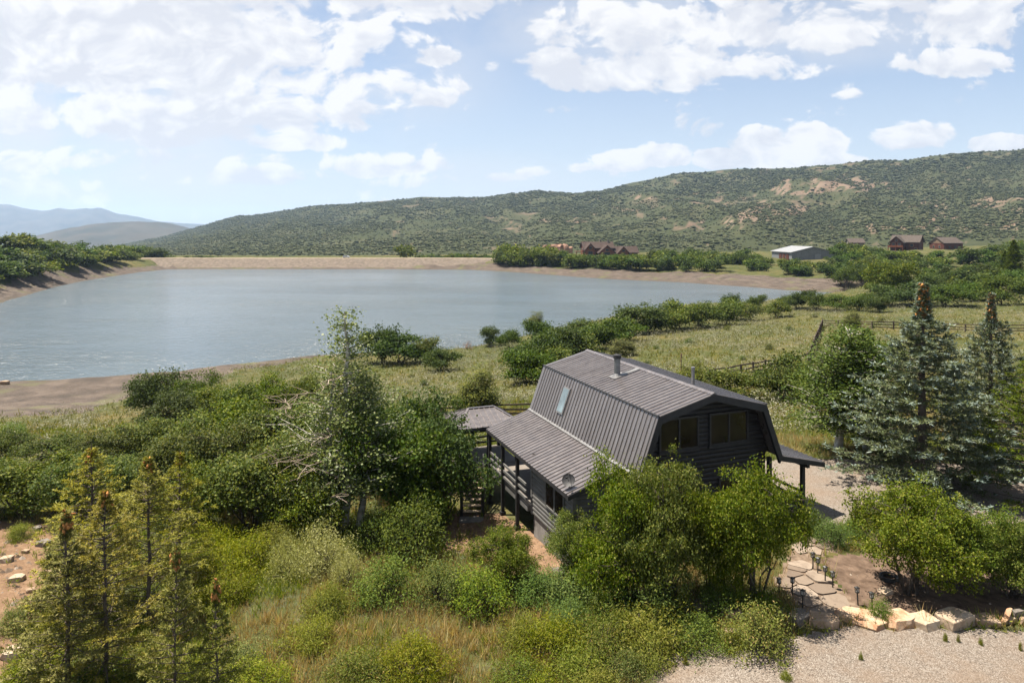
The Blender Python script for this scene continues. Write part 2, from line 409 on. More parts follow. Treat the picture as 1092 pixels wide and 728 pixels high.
# -------- hills
def interp(pts, x):
    p = np.array(pts, float); return np.interp(x, p[:, 0], p[:, 1])
def ridge_mesh(name, px, rows, ebase, eridge, dbase, dridge, s_of_v, jitter, seed, back=1.25):
    """columns fan out from the view point, rows climb from the toe to the crest and fall behind it"""
    V = []
    for v in rows:
        if v < 0: d = dbase * (1 + v); e = ebase - 4; z = CAMZ + e / F * d - 25
        elif v <= 1:
            d = dbase + (dridge - dbase) * v; e = ebase + (eridge - ebase) * s_of_v(v, px); e = e + jitter(px, v) ; z = CAMZ + e / F * d
        else:
            d = dridge * (1 + (v - 1) * back); z = CAMZ + eridge / F * dridge - (v - 1) * dridge * .5
        V.append(np.stack([(px - HX) / F * d, d, z], axis=1))
    V = np.array(V); nr, nc = V.shape[:2]
    i = (np.arange(nr - 1)[:, None] * nc + np.arange(nc - 1)[None]).ravel()
    return V, np.stack([i, i + 1, i + nc + 1, i + nc], axis=1)
RIDGE = [(-200,-30),(60,-26),(120,-14),(150,-9),(180,-2),(205,5),(215,8),(230,13),(250,18),(285,22),(330,27),(365,31),(410,34),(450,38),(490,38),(520,39),(545,42),(575,45),(590,43),(610,42),(640,44),(665,52),(700,59),(735,65),(770,67),(810,69),(860,70),(900,74),(930,78),(970,78),(1010,84),(1050,87),(1092,89),(1300,99),(1700,110),(2300,110)]
EB = [(-200,-34),(100,-27),(160,-25),(300,-25),(500,-24),(640,-19),(760,-19),(850,-19),(950,-15),(1010,-14),(1092,-8),(1300,0),(2300,4)]
DB = [(-200,1700),(150,760),(300,690),(500,650),(800,640),(1000,640),(1100,640),(2300,640)]
DR = [(-200,2900),(150,2700),(300,2400),(600,2000),(1092,1550),(2300,1350)]
hp = np.arange(-200, 2300, 5.)
hp = hp + 0
eR = interp(RIDGE, hp) + (fbm(hp / 30, hp * 0, 5, 4) - .5) * 3.2; eB = interp(EB, hp); dB = interp(DB, hp); dR = interp(DR, hp)
def hill_s(v, px):
    n = fbm(px / 70 + v * 1.2, v * 3.2 + px * 0, 61, 4) - .5
    g = 1 - np.abs(fbm(px / 55 + v * .8, v * 1.6 + px * 0, 13, 3) * 2 - 1) - .6
    return np.clip(v ** .85 + (n * .34 + g * .26) * (v * (1 - v) * 4) ** .7, 0, .995)
hrows = np.concatenate([[-.12], np.linspace(0, 1, 64), [1.1, 1.4]])
HV, HF = ridge_mesh('hillside', hp, hrows, eB, eR, dB, dR, hill_s, lambda p, v: 0, 3)
SOILP = [(905,197,42,6,1.),(850,203,30,5,.9),(880,190,60,4,.5),(690,214,30,9,.3),(760,215,30,8,.5),(840,222,50,9,.6),(960,243,38,5,1.),(1005,233,20,4,1.),(800,232,30,7,.6),(600,232,50,9,.2),(650,226,30,8,.22),(1050,215,30,6,.7),(1080,225,30,4,.5),(980,216,30,4,.5),(740,240,30,6,.45),(560,245,40,6,.15),(1080,240,20,8,.5)]
def hill_soil(V):
    px = HX + V[..., 0] / V[..., 1] * F; py = HY - (V[..., 2] - CAMZ) / V[..., 1] * F
    s = np.zeros(px.shape)
    for a, b_, w, h, k in SOILP: s = np.maximum(s, k * np.exp(-((px - a) / w) ** 2 - ((py - b_) / h) ** 2))
    n = fbm(px / 7, py / 2.6, 91, 4)
    return np.clip(s * 1.4 * sstep(.4, .64, n) + .4 * sstep(.60, .74, fbm(px / 12, py / 4, 17, 4)) * (px > 400), 0, 1)
def hill_mat():
    m, t, b = material('hill_cover', .95, .05)
    p = pos(t)
    c = t.ramp(t.noise(p, .012, 6, .7), [(.34, (.034, .042, .02)), (.5, (.048, .055, .026)), (.66, (.074, .073, .04))])
    c = t.mix(t.m('MULTIPLY', t.smooth(t.noise(p, .06, 5, .7), .5, .7), .6), c, (.045, .055, .028))
    s = t.n('Attribute', _attribute_name='soil').outputs['Fac']
    sc_ = t.ramp(t.noise(p, .03, 5, .7), [(.35, (.125, .086, .06)), (.65, (.195, .148, .108))])
    t.put(b.inputs['Base Color'], t.mix(t.smooth(s, .18, .6), c, sc_))
    t.put(b.inputs['Normal'], t.n('Bump', Strength=.6, Distance=6., Height=t.noise(p, .03, 5, .7)))
    return m
me = np_mesh('hillside', HV.reshape(-1, 3), HF, True); attr(me, 'soil', hill_soil(HV).ravel())
tag(link('hillside', me, hill_mat()), kind='structure', label='long scrub covered hillside with red soil scars')

# trees dotted over the hillside: thousands that read as one mass
def hill_scrub(n=80000):
    px = rng.uniform(40, 1300, n * 2); v = rng.uniform(0, 1.0, n * 2) ** .8
    col = (px - hp[0]) / 5.; c0 = np.clip(col.astype(int), 0, len(hp) - 2); fc = col - c0
    r = v * 63; r0 = np.clip(r.astype(int), 0, 62); fr = r - r0
    G = HV[1:65]
    P = (G[r0, c0] * (1 - fc)[:, None] + G[r0, c0 + 1] * fc[:, None]) * (1 - fr)[:, None] + (G[r0 + 1, c0] * (1 - fc)[:, None] + G[r0 + 1, c0 + 1] * fc[:, None]) * fr[:, None]
    dens = fbm(P[:, 0] / 90, P[:, 1] / 90, 8, 4)
    keep = (rng.random(n * 2) < 0.32 + 1.3 * sstep(.38, .56, dens) + .6 * (px < 320) - .85 * hill_soil(P)) & ~((v > .97) & (rng.random(n * 2) < .6)); P = P[keep][:n]; k = len(P)
    s = np.clip(np.exp(rng.normal(.26, .42, k)), .5, 3.6) * (1 + .5 * (P[:, 1] > 1400)); hgt = s * rng.uniform(.6, 1.1, k)
    a = np.arange(5) / 5 * 2 * np.pi; ring = np.stack([np.cos(a), np.sin(a)], 1)
    rr = s[:, None] * rng.uniform(.65, 1.3, (k, 5))
    low = np.concatenate([P[:, None, :2] + ring[None] * rr[..., None] * .7, np.repeat((P[:, 2] - .3)[:, None, None], 5, 1)], -1)
    midr = np.concatenate([P[:, None, :2] + ring[None] * rr[..., None], (P[:, 2, None] + hgt[:, None] * rng.uniform(.4, .75, (k, 5)))[..., None]], -1)
    top = (P + np.stack([rng.normal(0, .3, k), rng.normal(0, .3, k), hgt], 1))[:, None]
    V = np.concatenate([low, midr, top], 1); b = (np.arange(k) * 11)[:, None, None]
    i = np.arange(5); j = (i + 1) % 5
    Q = np.stack([i, j, j + 5, i + 5], 1)[None] + b; T = np.stack([i + 5, j + 5, np.full(5, 10)], 1)[None] + b
    me = np_mesh('hillside_scrub', V.reshape(-1, 3), [Q.reshape(-1, 4), T.reshape(-1, 3)])
    m, t, bs = material('hill_scrub', .9, .1)
    t.put(bs.inputs['Base Color'], t.ramp(t.n('NewGeometry').outputs['Random Per Island'], [(0, (.034, .044, .021)), (.5, (.050, .060, .028)), (.85, (.066, .074, .034)), (1, (.09, .09, .045))]))
    tag(link('hillside_scrub', me, m), 'scattered dark green scrub oak covering the long hillside', None, None, 'stuff')
hill_scrub()

# far ranges
def far_range(name, pts, px0, px1, ebase, db, dr, c1, c2, label, seed, amp):
    p = np.arange(px0, px1, 4.); e = interp(pts, p) + (fbm(p / 14, p * 0, seed, 4) - .5) * amp
    def s(v, q): return np.clip(v ** .9 + (fbm(q / 22 + v, v * 4 + q * 0, seed + 3, 4) - .5) * .3 * (v * (1 - v) * 4), 0, .995)
    V, Fc = ridge_mesh(name, p, np.concatenate([[-.1], np.linspace(0, 1, 26), [1.15]]), np.full(len(p), float(ebase)), e, np.full(len(p), float(db)), np.full(len(p), float(dr)), s, lambda a, b: 0, seed)
    m = noisy(name + '_cover', c1, c2, .004, .95, .05, space='p', bump=.5, bscale=.01)
    tag(link(name, np_mesh(name, V.reshape(-1, 3), Fc, True), m), label=label, kind='structure')
far_range('distant_hill', [(-900,10),(-300,-2),(-60,-10),(20,-8),(60,2),(90,8),(120,11),(150,12),(175,11),(195,7),(215,0),(240,-8),(300,-14)], -700, 300, -25, 3000, 4000, (.038,.044,.034), (.08,.072,.055), 'brownish hill behind the left end of the dam', 4, 2.)
far_range('distant_mountains', [(-1200,30),(-500,30),(-120,31),(-200,32),(-40,28),(0,30),(10,30),(25,26),(45,23),(62,27),(80,25),(105,27),(122,22),(138,18),(152,16),(170,12),(190,10),(215,9),(240,7),(300,2),(420,-6)], -300, 440, -25, 6600, 9000, (.045,.055,.055), (.09,.09,.085), 'pale blue mountain range on the horizon', 14, 2.5)

# -------- haze
hz = Acc().box2((-17000, -600, LAKE - 560), (13000, 13500, CAMZ + 470)).build('haze', None)
hm = bpy.data.materials.new('haze_air'); hm.use_nodes = True; nt = hm.node_tree; nt.nodes.clear()
pv = nt.nodes.new('ShaderNodeVolumePrincipled'); pv.inputs['Color'].default_value = (.50, .69, .98, 1); pv.inputs['Density'].default_value = 6.5e-5; pv.inputs['Density Attribute'].default_value = ''
pv.inputs['Anisotropy'].default_value = .2
oo = nt.nodes.new('ShaderNodeOutputMaterial'); nt.links.new(pv.outputs[0], oo.inputs['Volume']); hz.data.materials.append(hm)
tag(hz, 'pale summer haze in the air', None, None, 'stuff')
# ------------------------------------------------------------------ dam
M_RIPRAP = noisy('dam_riprap', (0.101, 0.082, 0.065), (0.195, 0.160, 0.129), .55, .95, .1, bump=.9, bscale=.8, space='p', detail=7)
M_DAMTOP = noisy('dam_road', (0.247, 0.195, 0.142), (0.342, 0.285, 0.218), .5, .95, .1, space='p')
def wp(px, d, z): return ((px - HX) / F * d, d, z)
dam = empty('earth_dam', wp(350, 424, LAKE), 0, 'long low earth dam with a pale stony face across the far end of the reservoir', 'dam')
def dam_row(z, dd, wob=0):
    pxs = np.linspace(150, 560, 83)
    d0 = 419 + interp([(150, 0), (480, 0), (560, -8)], pxs)
    D = d0 + dd + (fbm(pxs / 9, pxs * 0 + z, 5, 3) - .5) * wob
    zz = z + (fbm(pxs / 5, pxs * 0 + z, 8, 3) - .5) * min(wob, .5)
    return np.stack([(pxs - HX) / F * D, D, zz], 1) - np.array(dam.location)
def strips(rows):
    n = len(rows[0]); V = np.vstack(rows); i = (np.arange(len(rows) - 1)[:, None] * n + np.arange(n - 1)[None]).ravel()
    return V, np.stack([i, i + 1, i + n + 1, i + n], 1)
V, Fc = strips([dam_row(LAKE - 1.5, -5, 0), dam_row(LAKE + .4, -1, 1.2), dam_row(LAKE + 1.9, 3, 1), dam_row(LAKE + 3.6, 8, 1), dam_row(LAKE + 4.9, 12, .8), dam_row(LAKE + 5.3, 13, .3)])
link('face', np_mesh('face', V, Fc, True), M_RIPRAP, dam)
V, Fc = strips([dam_row(LAKE + 5.3, 13, .3), dam_row(LAKE + 5.85, 13.4, .3), dam_row(LAKE + 5.9, 19, .3), dam_row(LAKE - 1, 34, .0)])
link('crest', np_mesh('crest', V, Fc), M_DAMTOP, dam)

# ------------------------------------------------------------------ house materials
def roof_mat():
    m, t, b = material('ribbed_metal', .38, .6, .6)
    o = objc(t)
    f = t.noise(t.n('Mapping', Vector=o, Scale=(.35, 2.4, .35)).outputs[0], 1.3, 5, .7)
    c = t.ramp(f, [(.28, (.185, .162, .156)), (.72, (.305, .278, .272))])
    c = t.mix(t.m('MULTIPLY', t.smooth(t.noise(o, 2.3, 5, .7), .52, .75), .3), c, (.36, .34, .33))
    t.put(b.inputs['Base Color'], c)
    t.put(b.inputs['Roughness'], t.rng(t.noise(o, 3., 4), .3, .7, .22, .40))
    return m
M_ROOF = roof_mat()
M_BLACK = noisy('black_stain', (.012, .012, .013), (.028, .027, .028), 2.5, .62, .35, bump=.35, bscale=30, stretch=(1, 1, 4))
M_GREY = noisy('grey_timber', (.10, .099, .093), (.155, .152, .146), 2.5, .7, .3, bump=.3, bscale=30, stretch=(1, 1, 4))  # paler grey than the gable logs, for the lake-side wing and deck
M_TRIM = noisy('charcoal_trim', (.018, .018, .02), (.035, .034, .036), 3., .6, .35)
M_FLASH = noisy('galvanised_steel', (.15, .148, .148), (.25, .248, .25), 4., .5, .4, .4)
M_FLUE = noisy('stove_flue_steel', (.16, .17, .18), (.27, .28, .29), 5., .35, .5, .6)
M_CONC = noisy('concrete', (.16, .15, .14), (.27, .255, .24), 3., .9, .2, bump=.3)
M_WOOD = noisy('weathered_tread', (.34, .26, .18), (.52, .42, .30), 4., .85, .2, stretch=(1, 8, 8), bump=.3)
M_DECK = noisy('deck_boards', (.16, .14, .12), (.27, .24, .21), 3., .85, .2, stretch=(1, 10, 1), bump=.3)
def glass_mat(name, col):
    m, t, b = material(name, .04, .35)
    t.put(b.inputs['Base Color'], t.ramp(t.noise(objc(t), 1.1, 3), [(.35, col), (.65, tuple(c * 2.2 for c in col))])); return m
M_GLASS = glass_mat('dark_window_glass', (.016, .012, .009))  # brown mottling puts the reflection of trees into the glass colour
M_SKYGLASS = glass_mat('skylight_glass', (.10, .13, .14)); M_SKYGLASS.node_tree.nodes['Principled BSDF'].inputs['Specular IOR Level'].default_value = 1.

PI = math.pi
HROT = math.atan2(.362, .932)
HO = Vector((5.80, 27.0, 0.))
def H2W(s, t, z=0.): return Vector((HO.x + s * math.cos(HROT) - t * math.sin(HROT), HO.y + s * math.sin(HROT) + t * math.cos(HROT), z))
house = empty('log_cabin', HO, HROT, 'black log cabin with a ribbed grey metal gambrel roof and wraparound decks', 'cabin')
# roof profile (s, z), gable plane at t=0 .. ROOFL
KW, RL = 5.36, 11.2
PRO = dict(kl=(0., 5.32), rd=(KW / 2, 6.0), kr=(KW, 5.32), bl=(-.86, 3.03), br=(KW + .86, 3.03))
def ribbed(acc, lo, hi, t0, t1, pitch=.29, rw=.055, rh=.04, thick=.05):
    """ribbed sheet between the low and high edge (s,z), running t0..t1"""
    lo = np.array([lo[0], 0, lo[1]], float); hi = np.array([hi[0], 0, hi[1]], float); u = hi - lo; n = np.array([-u[2], 0, u[0]]); n /= np.linalg.norm(n)
    if n[2] < 0: n = -n
    ts, hs = [t0], [0.]
    k = t0 + pitch * .5
    while k + rw < t1:
        ts += [k - rw * .5, k - rw * .25, k + rw * .25, k + rw * .5]; hs += [0, rh, rh, 0]; k += pitch
    ts.append(t1); hs.append(0.)
    ts = np.array(ts); hs = np.array(hs); T = np.stack([ts * 0, ts, ts * 0], 1)
    N = hs[:, None] * n[None]
    A = lo + T + N; B = hi + T + N; m = len(ts); i = np.arange(m - 1)
    acc.add(np.vstack([A, B]), np.stack([i, i + 1, i + 1 + m, i + m], 1))
    d = -n * thick
    q = np.array([lo + [0, t0, 0], hi + [0, t0, 0], hi + [0, t1, 0], lo + [0, t1, 0]]) - n * .004
    acc.prism(q, d)
roof = Acc()
ribbed(roof, PRO['kl'], PRO['rd'], 0, RL); ribbed(roof, PRO['kr'], PRO['rd'], 0, RL)
ribbed(roof, PRO['bl'], (-.004, 5.318), 0, RL); ribbed(roof, PRO['br'], (KW + .004, 5.318), 0, RL)
roof_o = roof.build('roof', M_ROOF, house)
rc = Acc()   # ridge cap and knee trims
rc.prism([(KW/2 - .16, -.01, 5.985), (KW/2, -.01, 6.055), (KW/2 + .16, -.01, 5.985), (KW/2, -.01, 6.02)], (0, RL + .02, 0))
rc.build('ridge_cap', M_ROOF, roof_o)
kt = Acc(); kt.beam((-.01, -.01, 5.345), (-.01, RL + .01, 5.345), .10, .045); kt.beam((KW + .01, -.01, 5.345), (KW + .01, RL + .01, 5.345), .10, .045)
kt.build('knee_trim', M_TRIM, roof_o)
fl = Acc(); fl.beam((-.90, 0.0, 3.04), (-.90, RL, 3.04), .13, .03, (-.4, 0, 1)); fl.build('flashing', M_FLASH, roof_o)
# bargeboards
def barge(tt, thick=.14):
    a = Acc(); seq = [PRO['bl'], PRO['kl'], PRO['rd'], PRO['kr'], PRO['br']]
    for p, q in zip(seq, seq[1:]):
        a.prism([(p[0], tt, p[1] - .02), (q[0], tt, q[1] - .02), (q[0] + (0 if q is PRO['rd'] else (.16 if q[0] < 2 else -.16)) * (1 if q in (PRO['kl'], PRO['kr']) else .9), tt, q[1] - .30), (p[0] + (0 if p is PRO['rd'] else (.16 if p[0] < 2 else -.16)) * (1 if p in (PRO['kl'], PRO['kr']) else .9), tt, p[1] - .30)], (0, thick, 0))
    return a
barge(-.02).build('bargeboard', M_TRIM, house); barge(RL - .12).build('bargeboard', M_TRIM, house)

def log_wall(acc, p0, p1, z0, z1, lim=None, course=.19, bulge=.055, n=5):
    """stacked half-round courses from p0 to p1 (s,t); outward = right of p0->p1; lim(z) -> (f0,f1) clip fractions"""
    p0 = np.array(p0, float); p1 = np.array(p1, float); d = p1 - p0; L = np.linalg.norm(d); d /= L; o = np.array([d[1], -d[0]])
    z = z0
    while z < z1 - .02:
        h = min(course, z1 - z)
        a = np.linspace(0, np.pi, n + 1); zz = z + h * (1 - np.cos(a)) / 2; off = np.sin(a) * bulge
        A, B = [], []
        for q, w in zip(zz, off):
            f0, f1 = lim(q) if lim else (0, L)
            if f1 < f0: f0 = f1 = (f0 + f1) / 2
            A.append([*(p0 + d * f0 + o * w), q]); B.append([*(p0 + d * f1 + o * w), q])
        i = np.arange(n); m = n + 1
        acc.add(np.array(A + B), np.stack([i, i + m, i + m + 1, i + 1], 1)); z += h
    return acc
def gable_lim(z):
    if z < 3.03: a = -.55; b = KW + .55
    elif z < 5.32: f = (z - 3.03) / (5.32 - 3.03); a = -.80 + .86 * f + .08; b = KW - a
    else: f = (z - 5.32) / .68; a = .08 + (KW / 2 - .0) * f; b = KW - a
    return a + .62, b + .62     # measured from s = -.62
TG = .75
w = Acc(); log_wall(w, (-.62, TG), (KW + .62, TG), -.9, 5.93, gable_lim)
w.prism([(-.5, TG + .02, -1.), (KW + .5, TG + .02, -1.), (KW + .5, TG + .02, 3.), (KW - .1, TG + .02, 5.2), (KW / 2, TG + .02, 5.85), (.1, TG + .02, 5.2), (-.5, TG + .02, 3.)], (0, .15, 0))
w.build('gable_wall', M_BLACK, house)
w = Acc(); log_wall(w, (KW + .5, TG), (KW + .5, RL - .7), -.6, 3.02); log_wall(w, (KW + .5, RL - .7), (-.5, RL - .7), -1., 3.02); log_wall(w, (-.5, RL - .7), (-.5, TG), -.6, 3.02)
w.box2((-.45, TG + .2, -1.4), (KW + .45, RL - .75, 3.0))
w.prism([(-.5, RL - .75, 3.), (KW + .5, RL - .75, 3.), (KW - .1, RL - .75, 5.2), (KW / 2, RL - .75, 5.85), (.1, RL - .75, 5.2)], (0, .1, 0))
w.build('side_wall', M_BLACK, house)
# gable windows
def window(s0, s1, z0, z1, t, nm='window'):
    fr = Acc(); q = .09
    for a, b in (((s0, z0), (s1, z0 + q)), ((s0, z1 - q), (s1, z1)), ((s0, z0 + q), (s0 + q, z1 - q)), ((s1 - q, z0 + q), (s1, z1 - q)), (((s0 + s1) / 2 - .04, z0 + q), ((s0 + s1) / 2 + .04, z1 - q))):
        fr.box2((a[0], t - .125, a[1]), (b[0], t - .02, b[1]))
    fr.box2((s0 - .05, t - .16, z0 - .07), (s1 + .05, t - .02, z0 - .002))
    f = fr.build('window', M_TRIM, house)
    g = Acc(); g.box2((s0 + q, t - .085, z0 + q), ((s0 + s1) / 2 - .04, t - .04, z1 - q)); g.box2(((s0 + s1) / 2 + .04, t - .085, z0 + q), (s1 - q, t - .04, z1 - q))
    g.build('pane', M_GLASS, f)
window(.45, 2.40, 3.62, 5.0, TG); window(2.92, 4.95, 3.62, 5.0, TG)
window(1.0, 2.3, .9, 2.2, TG); window(3.4, 4.9, .9, 2.2, TG)
# lower wing on the lake side
WO, WT0 = -3.34, 1.32      # outer eave
wing_lo, wing_hi = (WO, 2.20), (-.88, 3.0)
wr = Acc(); ribbed(wr, wing_lo, wing_hi, WT0, RL + .0); wro = wr.build('wing_roof', M_ROOF, house)
fa = Acc(); fa.beam((WO + .03, WT0, 2.10), (WO + .03, RL, 2.10), .05, .17); fa.prism([(WO, WT0 - .03, 2.17), (-.88, WT0 - .03, 2.97), (-.88, WT0 - .03, 2.78), (WO, WT0 - .03, 1.99)], (0, .06, 0)); fa.prism([(WO, RL - .03, 2.17), (-.88, RL - .03, 2.97), (-.88, RL - .03, 2.78), (WO, RL - .03, 1.99)], (0, .06, 0))
fa.build('eave_board', M_TRIM, wro)
WS = -2.88   # wing wall plane
w = Acc(); log_wall(w, (WS, 5.95), (WS, 1.75), -.35, 2.10); log_wall(w, (WS, 1.75), (-.5, 1.75), -.35, 2.4); log_wall(w, (-.5, 5.95), (WS, 5.95), -.35, 2.4)
w.box2((WS + .03, 1.8, -.33), (-.5, 5.9, 2.1)); w.build('wing_wall', M_GREY, house)
cb = Acc(); cb.box2((WS - .07, 5.90, -.36), (WS + .08, 6.06, 2.15)); cb.build('corner_board', M_GREY, house); cb = Acc(); cb.box2((WS - .07, 1.64, -.36), (WS + .08, 1.76, 2.15)); cb.build('corner_board', M_GREY, house)
w = Acc(); w.box2((WS + .04, 1.78, -2.3), (-.45, 5.92, -.352)); w.box2((-.45, .9, -2.3), (KW + .4, RL - .8, -1.02)); w.build('foundation', M_CONC, house)
# wing window
def side_window(t0, t1, z0, z1, s):
    fr = Acc(); q = .075
    for a, b in (((t0, z0), (t1, z0 + q)), ((t0, z1 - q), (t1, z1)), ((t0, z0 + q), (t0 + q, z1 - q)), ((t1 - q, z0 + q), (t1, z1 - q)), (((t0 + t1) / 2 - .04, z0 + q), ((t0 + t1) / 2 + .04, z1 - q))):
        fr.box2((s - .11, a[0], a[1]), (s + .02, b[0], b[1]))
    f = fr.build('window', M_GREY, house)
    g = Acc(); g.box2((s - .075, t0 + q, z0 + q), (s, (t0 + t1) / 2 - .04, z1 - q)); g.box2((s - .075, (t0 + t1) / 2 + .04, z0 + q), (s, t1 - q, z1 - q)); g.build('pane', M_GLASS, f)
side_window(2.45, 4.35, .62, 1.82, WS)
# dish on the wing eave
dz = Acc(); C0 = np.array((WO + .25, 1.75, 2.62)); ax = unit(np.array((-.55, -.62, .55))); x1 = unit(np.cross(ax, (0, 0, 1))); y1 = np.cross(ax, x1)
rr_ = [.02, .11, .20, .27]; dep = [0, .01, .032, .06]; k = 20; an = np.arange(k) / k * 2 * PI
for side in (0, .015):
    rows = [C0 + ax * (dd - side) + (x1 * np.cos(an)[:, None] + y1 * np.sin(an)[:, None] * .95) * r_ for r_, dd in zip(rr_, dep)]
    V = np.vstack(rows); i = np.arange(k); j = (i + 1) % k
    dz.add(V, np.vstack([np.stack([i + a * k, j + a * k, j + (a + 1) * k, i + (a + 1) * k], 1) for a in range(3)]))
dz.tube(C0, C0 + (-ax) * .12 + np.array((0, 0, -.10)), .03, .03, 6); dz.tube(C0 - ax * .12 + (0, 0, -.1), (C0[0] + .06, C0[1] + .1, 2.26), .025, .025, 6); dz.tube(C0 - y1 * .3 , C0 + ax * .38, .012, .012, 5); dz.box(C0 + ax * .40, (.07, .07, .07))
dz.build('satellite_dish', M_TRIM, house)
# skylight on the steep slope, chimney, vent
def slope_pt(lo, hi, f, t, h=0.):
    u = np.array([hi[0] - lo[0], 0, hi[1] - lo[1]]); n = np.array([-u[2], 0, u[0]]); n /= np.linalg.norm(n); n = n if n[2] > 0 else -n
    return np.array([lo[0] + u[0] * f, t, lo[1] + u[2] * f]) + n * h
def on_slope(px, py, lo, hi):
    """(f,t) on a roof slope seen at a picture point, found once on a grid"""
    best = None
    for f in np.linspace(0, 1, 101):
        for t in np.linspace(0, RL, 225):
            q = slope_pt(lo, hi, f, t); wv = H2W(*q); e = (HX + wv.x / wv.y * F - px) ** 2 + (HY + (CAMZ - wv.z) / wv.y * F - py) ** 2
            if best is None or e < best[0]: best = (e, f, t)
    return best[1:]
sa = Acc(); sg = Acc()
f0, t0 = on_slope(602, 427, PRO['bl'], PRO['kl']); 
def slope_box(acc, lo, hi, f0, f1, t0, t1, h0, h1):
    q = [slope_pt(lo, hi, f0, t0, h0), slope_pt(lo, hi, f1, t0, h0), slope_pt(lo, hi, f1, t1, h0), slope_pt(lo, hi, f0, t1, h0)]
    acc.prism(q, slope_pt(lo, hi, f0, t0, h1) - q[0])
slope_box(sa, PRO['bl'], PRO['kl'], f0 - .27, f0 + .27, t0 - .36, t0 + .36, 0., .085); slope_box(sg, PRO['bl'], PRO['kl'], f0 - .24, f0 + .24, t0 - .29, t0 + .29, .08, .095)
so = sa.build('skylight', M_FLASH, house); sg.build('pane', M_SKYGLASS, so)
f1, t1 = on_slope(658, 401, PRO['kl'], PRO['rd']); q = slope_pt(PRO['kl'], PRO['rd'], f1, t1)
ch = Acc(); ch.tube(q - (0, 0, .1), q + (0, 0, .86), .15, .15, 16); cho = ch.build('chimney_flue', M_FLUE, house, False)
cc = Acc(); cc.tube(q + (0, 0, .86), q + (0, 0, .90), .11, .11, 12); cc.tube(q + (0, 0, .90), q + (0, 0, 1.03), .19, .19, 16); cc.tube(q + (0, 0, 1.03), q + (0, 0, 1.07), .19, .05, 16); cc.tube(q + (0, 0, .86), q + (0, 0, .905), .19, .19, 16); cc.build('cap', M_TRIM, cho)
fs = Acc(); slope_box(fs, PRO['kl'], PRO['rd'], f1 - .12, f1 + .13, t1 - .3, t1 + .3, .02, .045); slope_box(fs, PRO['kl'], PRO['rd'], f1 + .05, f1 + .42, t1 - .28, t1 + .05, .03, .05); fs.tube(q, q + (0, 0, .14), .24, .155, 16); fs.build('flashing', M_FLASH, cho)
vt = Acc(); v0 = np.array((KW / 2 + .55, 2.2, 5.8)); vt.tube(v0, v0 + (0, 0, .78), .07, .07, 12); vt.tube(v0 + (0, 0, .78), v0 + (0, 0, .86), .085, .085, 12); vt.build('vent_pipe', M_FLASH, house)

# lake-side deck: floor, posts, rails
dk = Acc()
for k in np.arange(6.1, 12.0, .145): dk.box2((WO + .28, k, -.045), (-.5, k + .135, 0))
dko = dk.build('deck_floor', M_DECK, house)
jb = Acc(); jb.box2((WO + .24, 6.07, -.26), (WO + .30, 12.0, -.05)); jb.box2((WO + .3, 6.08, -.26), (-.5, 6.12, -.05)); jb.box2((WO + .3, 11.95, -.26), (-.5, 12.0, -.05)); jb.build('rim_joist', M_GREY, dko)
def gz(s, t): wv = H2W(s, t); return float(height(np.array([wv.x]), np.array([wv.y]))[0])
PS = WO + .17
for t in (7.15, 9.15, 11.1):
    p = Acc(); p.box2((PS - .075, t - .075, gz(PS, t) - .2), (PS + .075, t + .075, 2.05)); p.box2((PS - .13, t - .13, gz(PS, t) - .2), (PS + .13, t + .13, gz(PS, t) + .18)); p.build('deck_post', M_BLACK, house)
for a, b in ((6.07, 7.07), (7.23, 9.07), (9.23, 11.02)):
    r = Acc()
    for z in (.28, .60, .93): r.box2((PS - .03, a, z), (PS + .03, b, z + .11))
    r.build('railing', M_GREY, house)
# porch on the drive side
PL, PH = (8.72, 2.42), (KW + .86, 3.02)
pr = Acc(); ribbed(pr, PL, PH, .15, 6.4); pro = pr.build('porch_roof', M_ROOF, house)
pf = Acc(); pf.beam((PL[0] - .03, .15, 2.33), (PL[0] - .03, 6.4, 2.33), .05, .16); pf.prism([(PL[0], .12, 2.40), (PH[0] - .1, .12, 3.02), (PH[0] - .1, .12, 2.80), (PL[0], .12, 2.20)], (0, .07, 0)); pf.beam((7.85, .2, 2.35), (7.85, 6.35, 2.35), .14, .2); pf.build('eave_board', M_TRIM, pro)
for s, t in ((7.85, .55), (7.85, 3.4), (7.85, 6.2), (5.9, .45)):
    p = Acc(); p.box2((s - .08, t - .08, gz(s, t) - .2), (s + .08, t + .08, 2.4 if s > 6 else 2.9)); p.build('porch_post', M_BLACK, house)
pd = Acc(); pd.box2((KW + .58, .45, -.02), (7.98, 6.3, .2)); pd.box2((KW + .6, .55, -.6), (7.8, 6.2, -.03)); pd.build('porch_floor', M_DECK, house)
for a, b in (((7.85, .63), (7.85, 3.32)), ((7.85, 3.48), (7.85, 6.12)), ((KW + .7, .55), (7.77, .55))):
    r = Acc()
    for z in (.42, .75, 1.08): r.beam((*a, z), (*b, z), .07, .11)
    r.build('railing', M_BLACK, house)

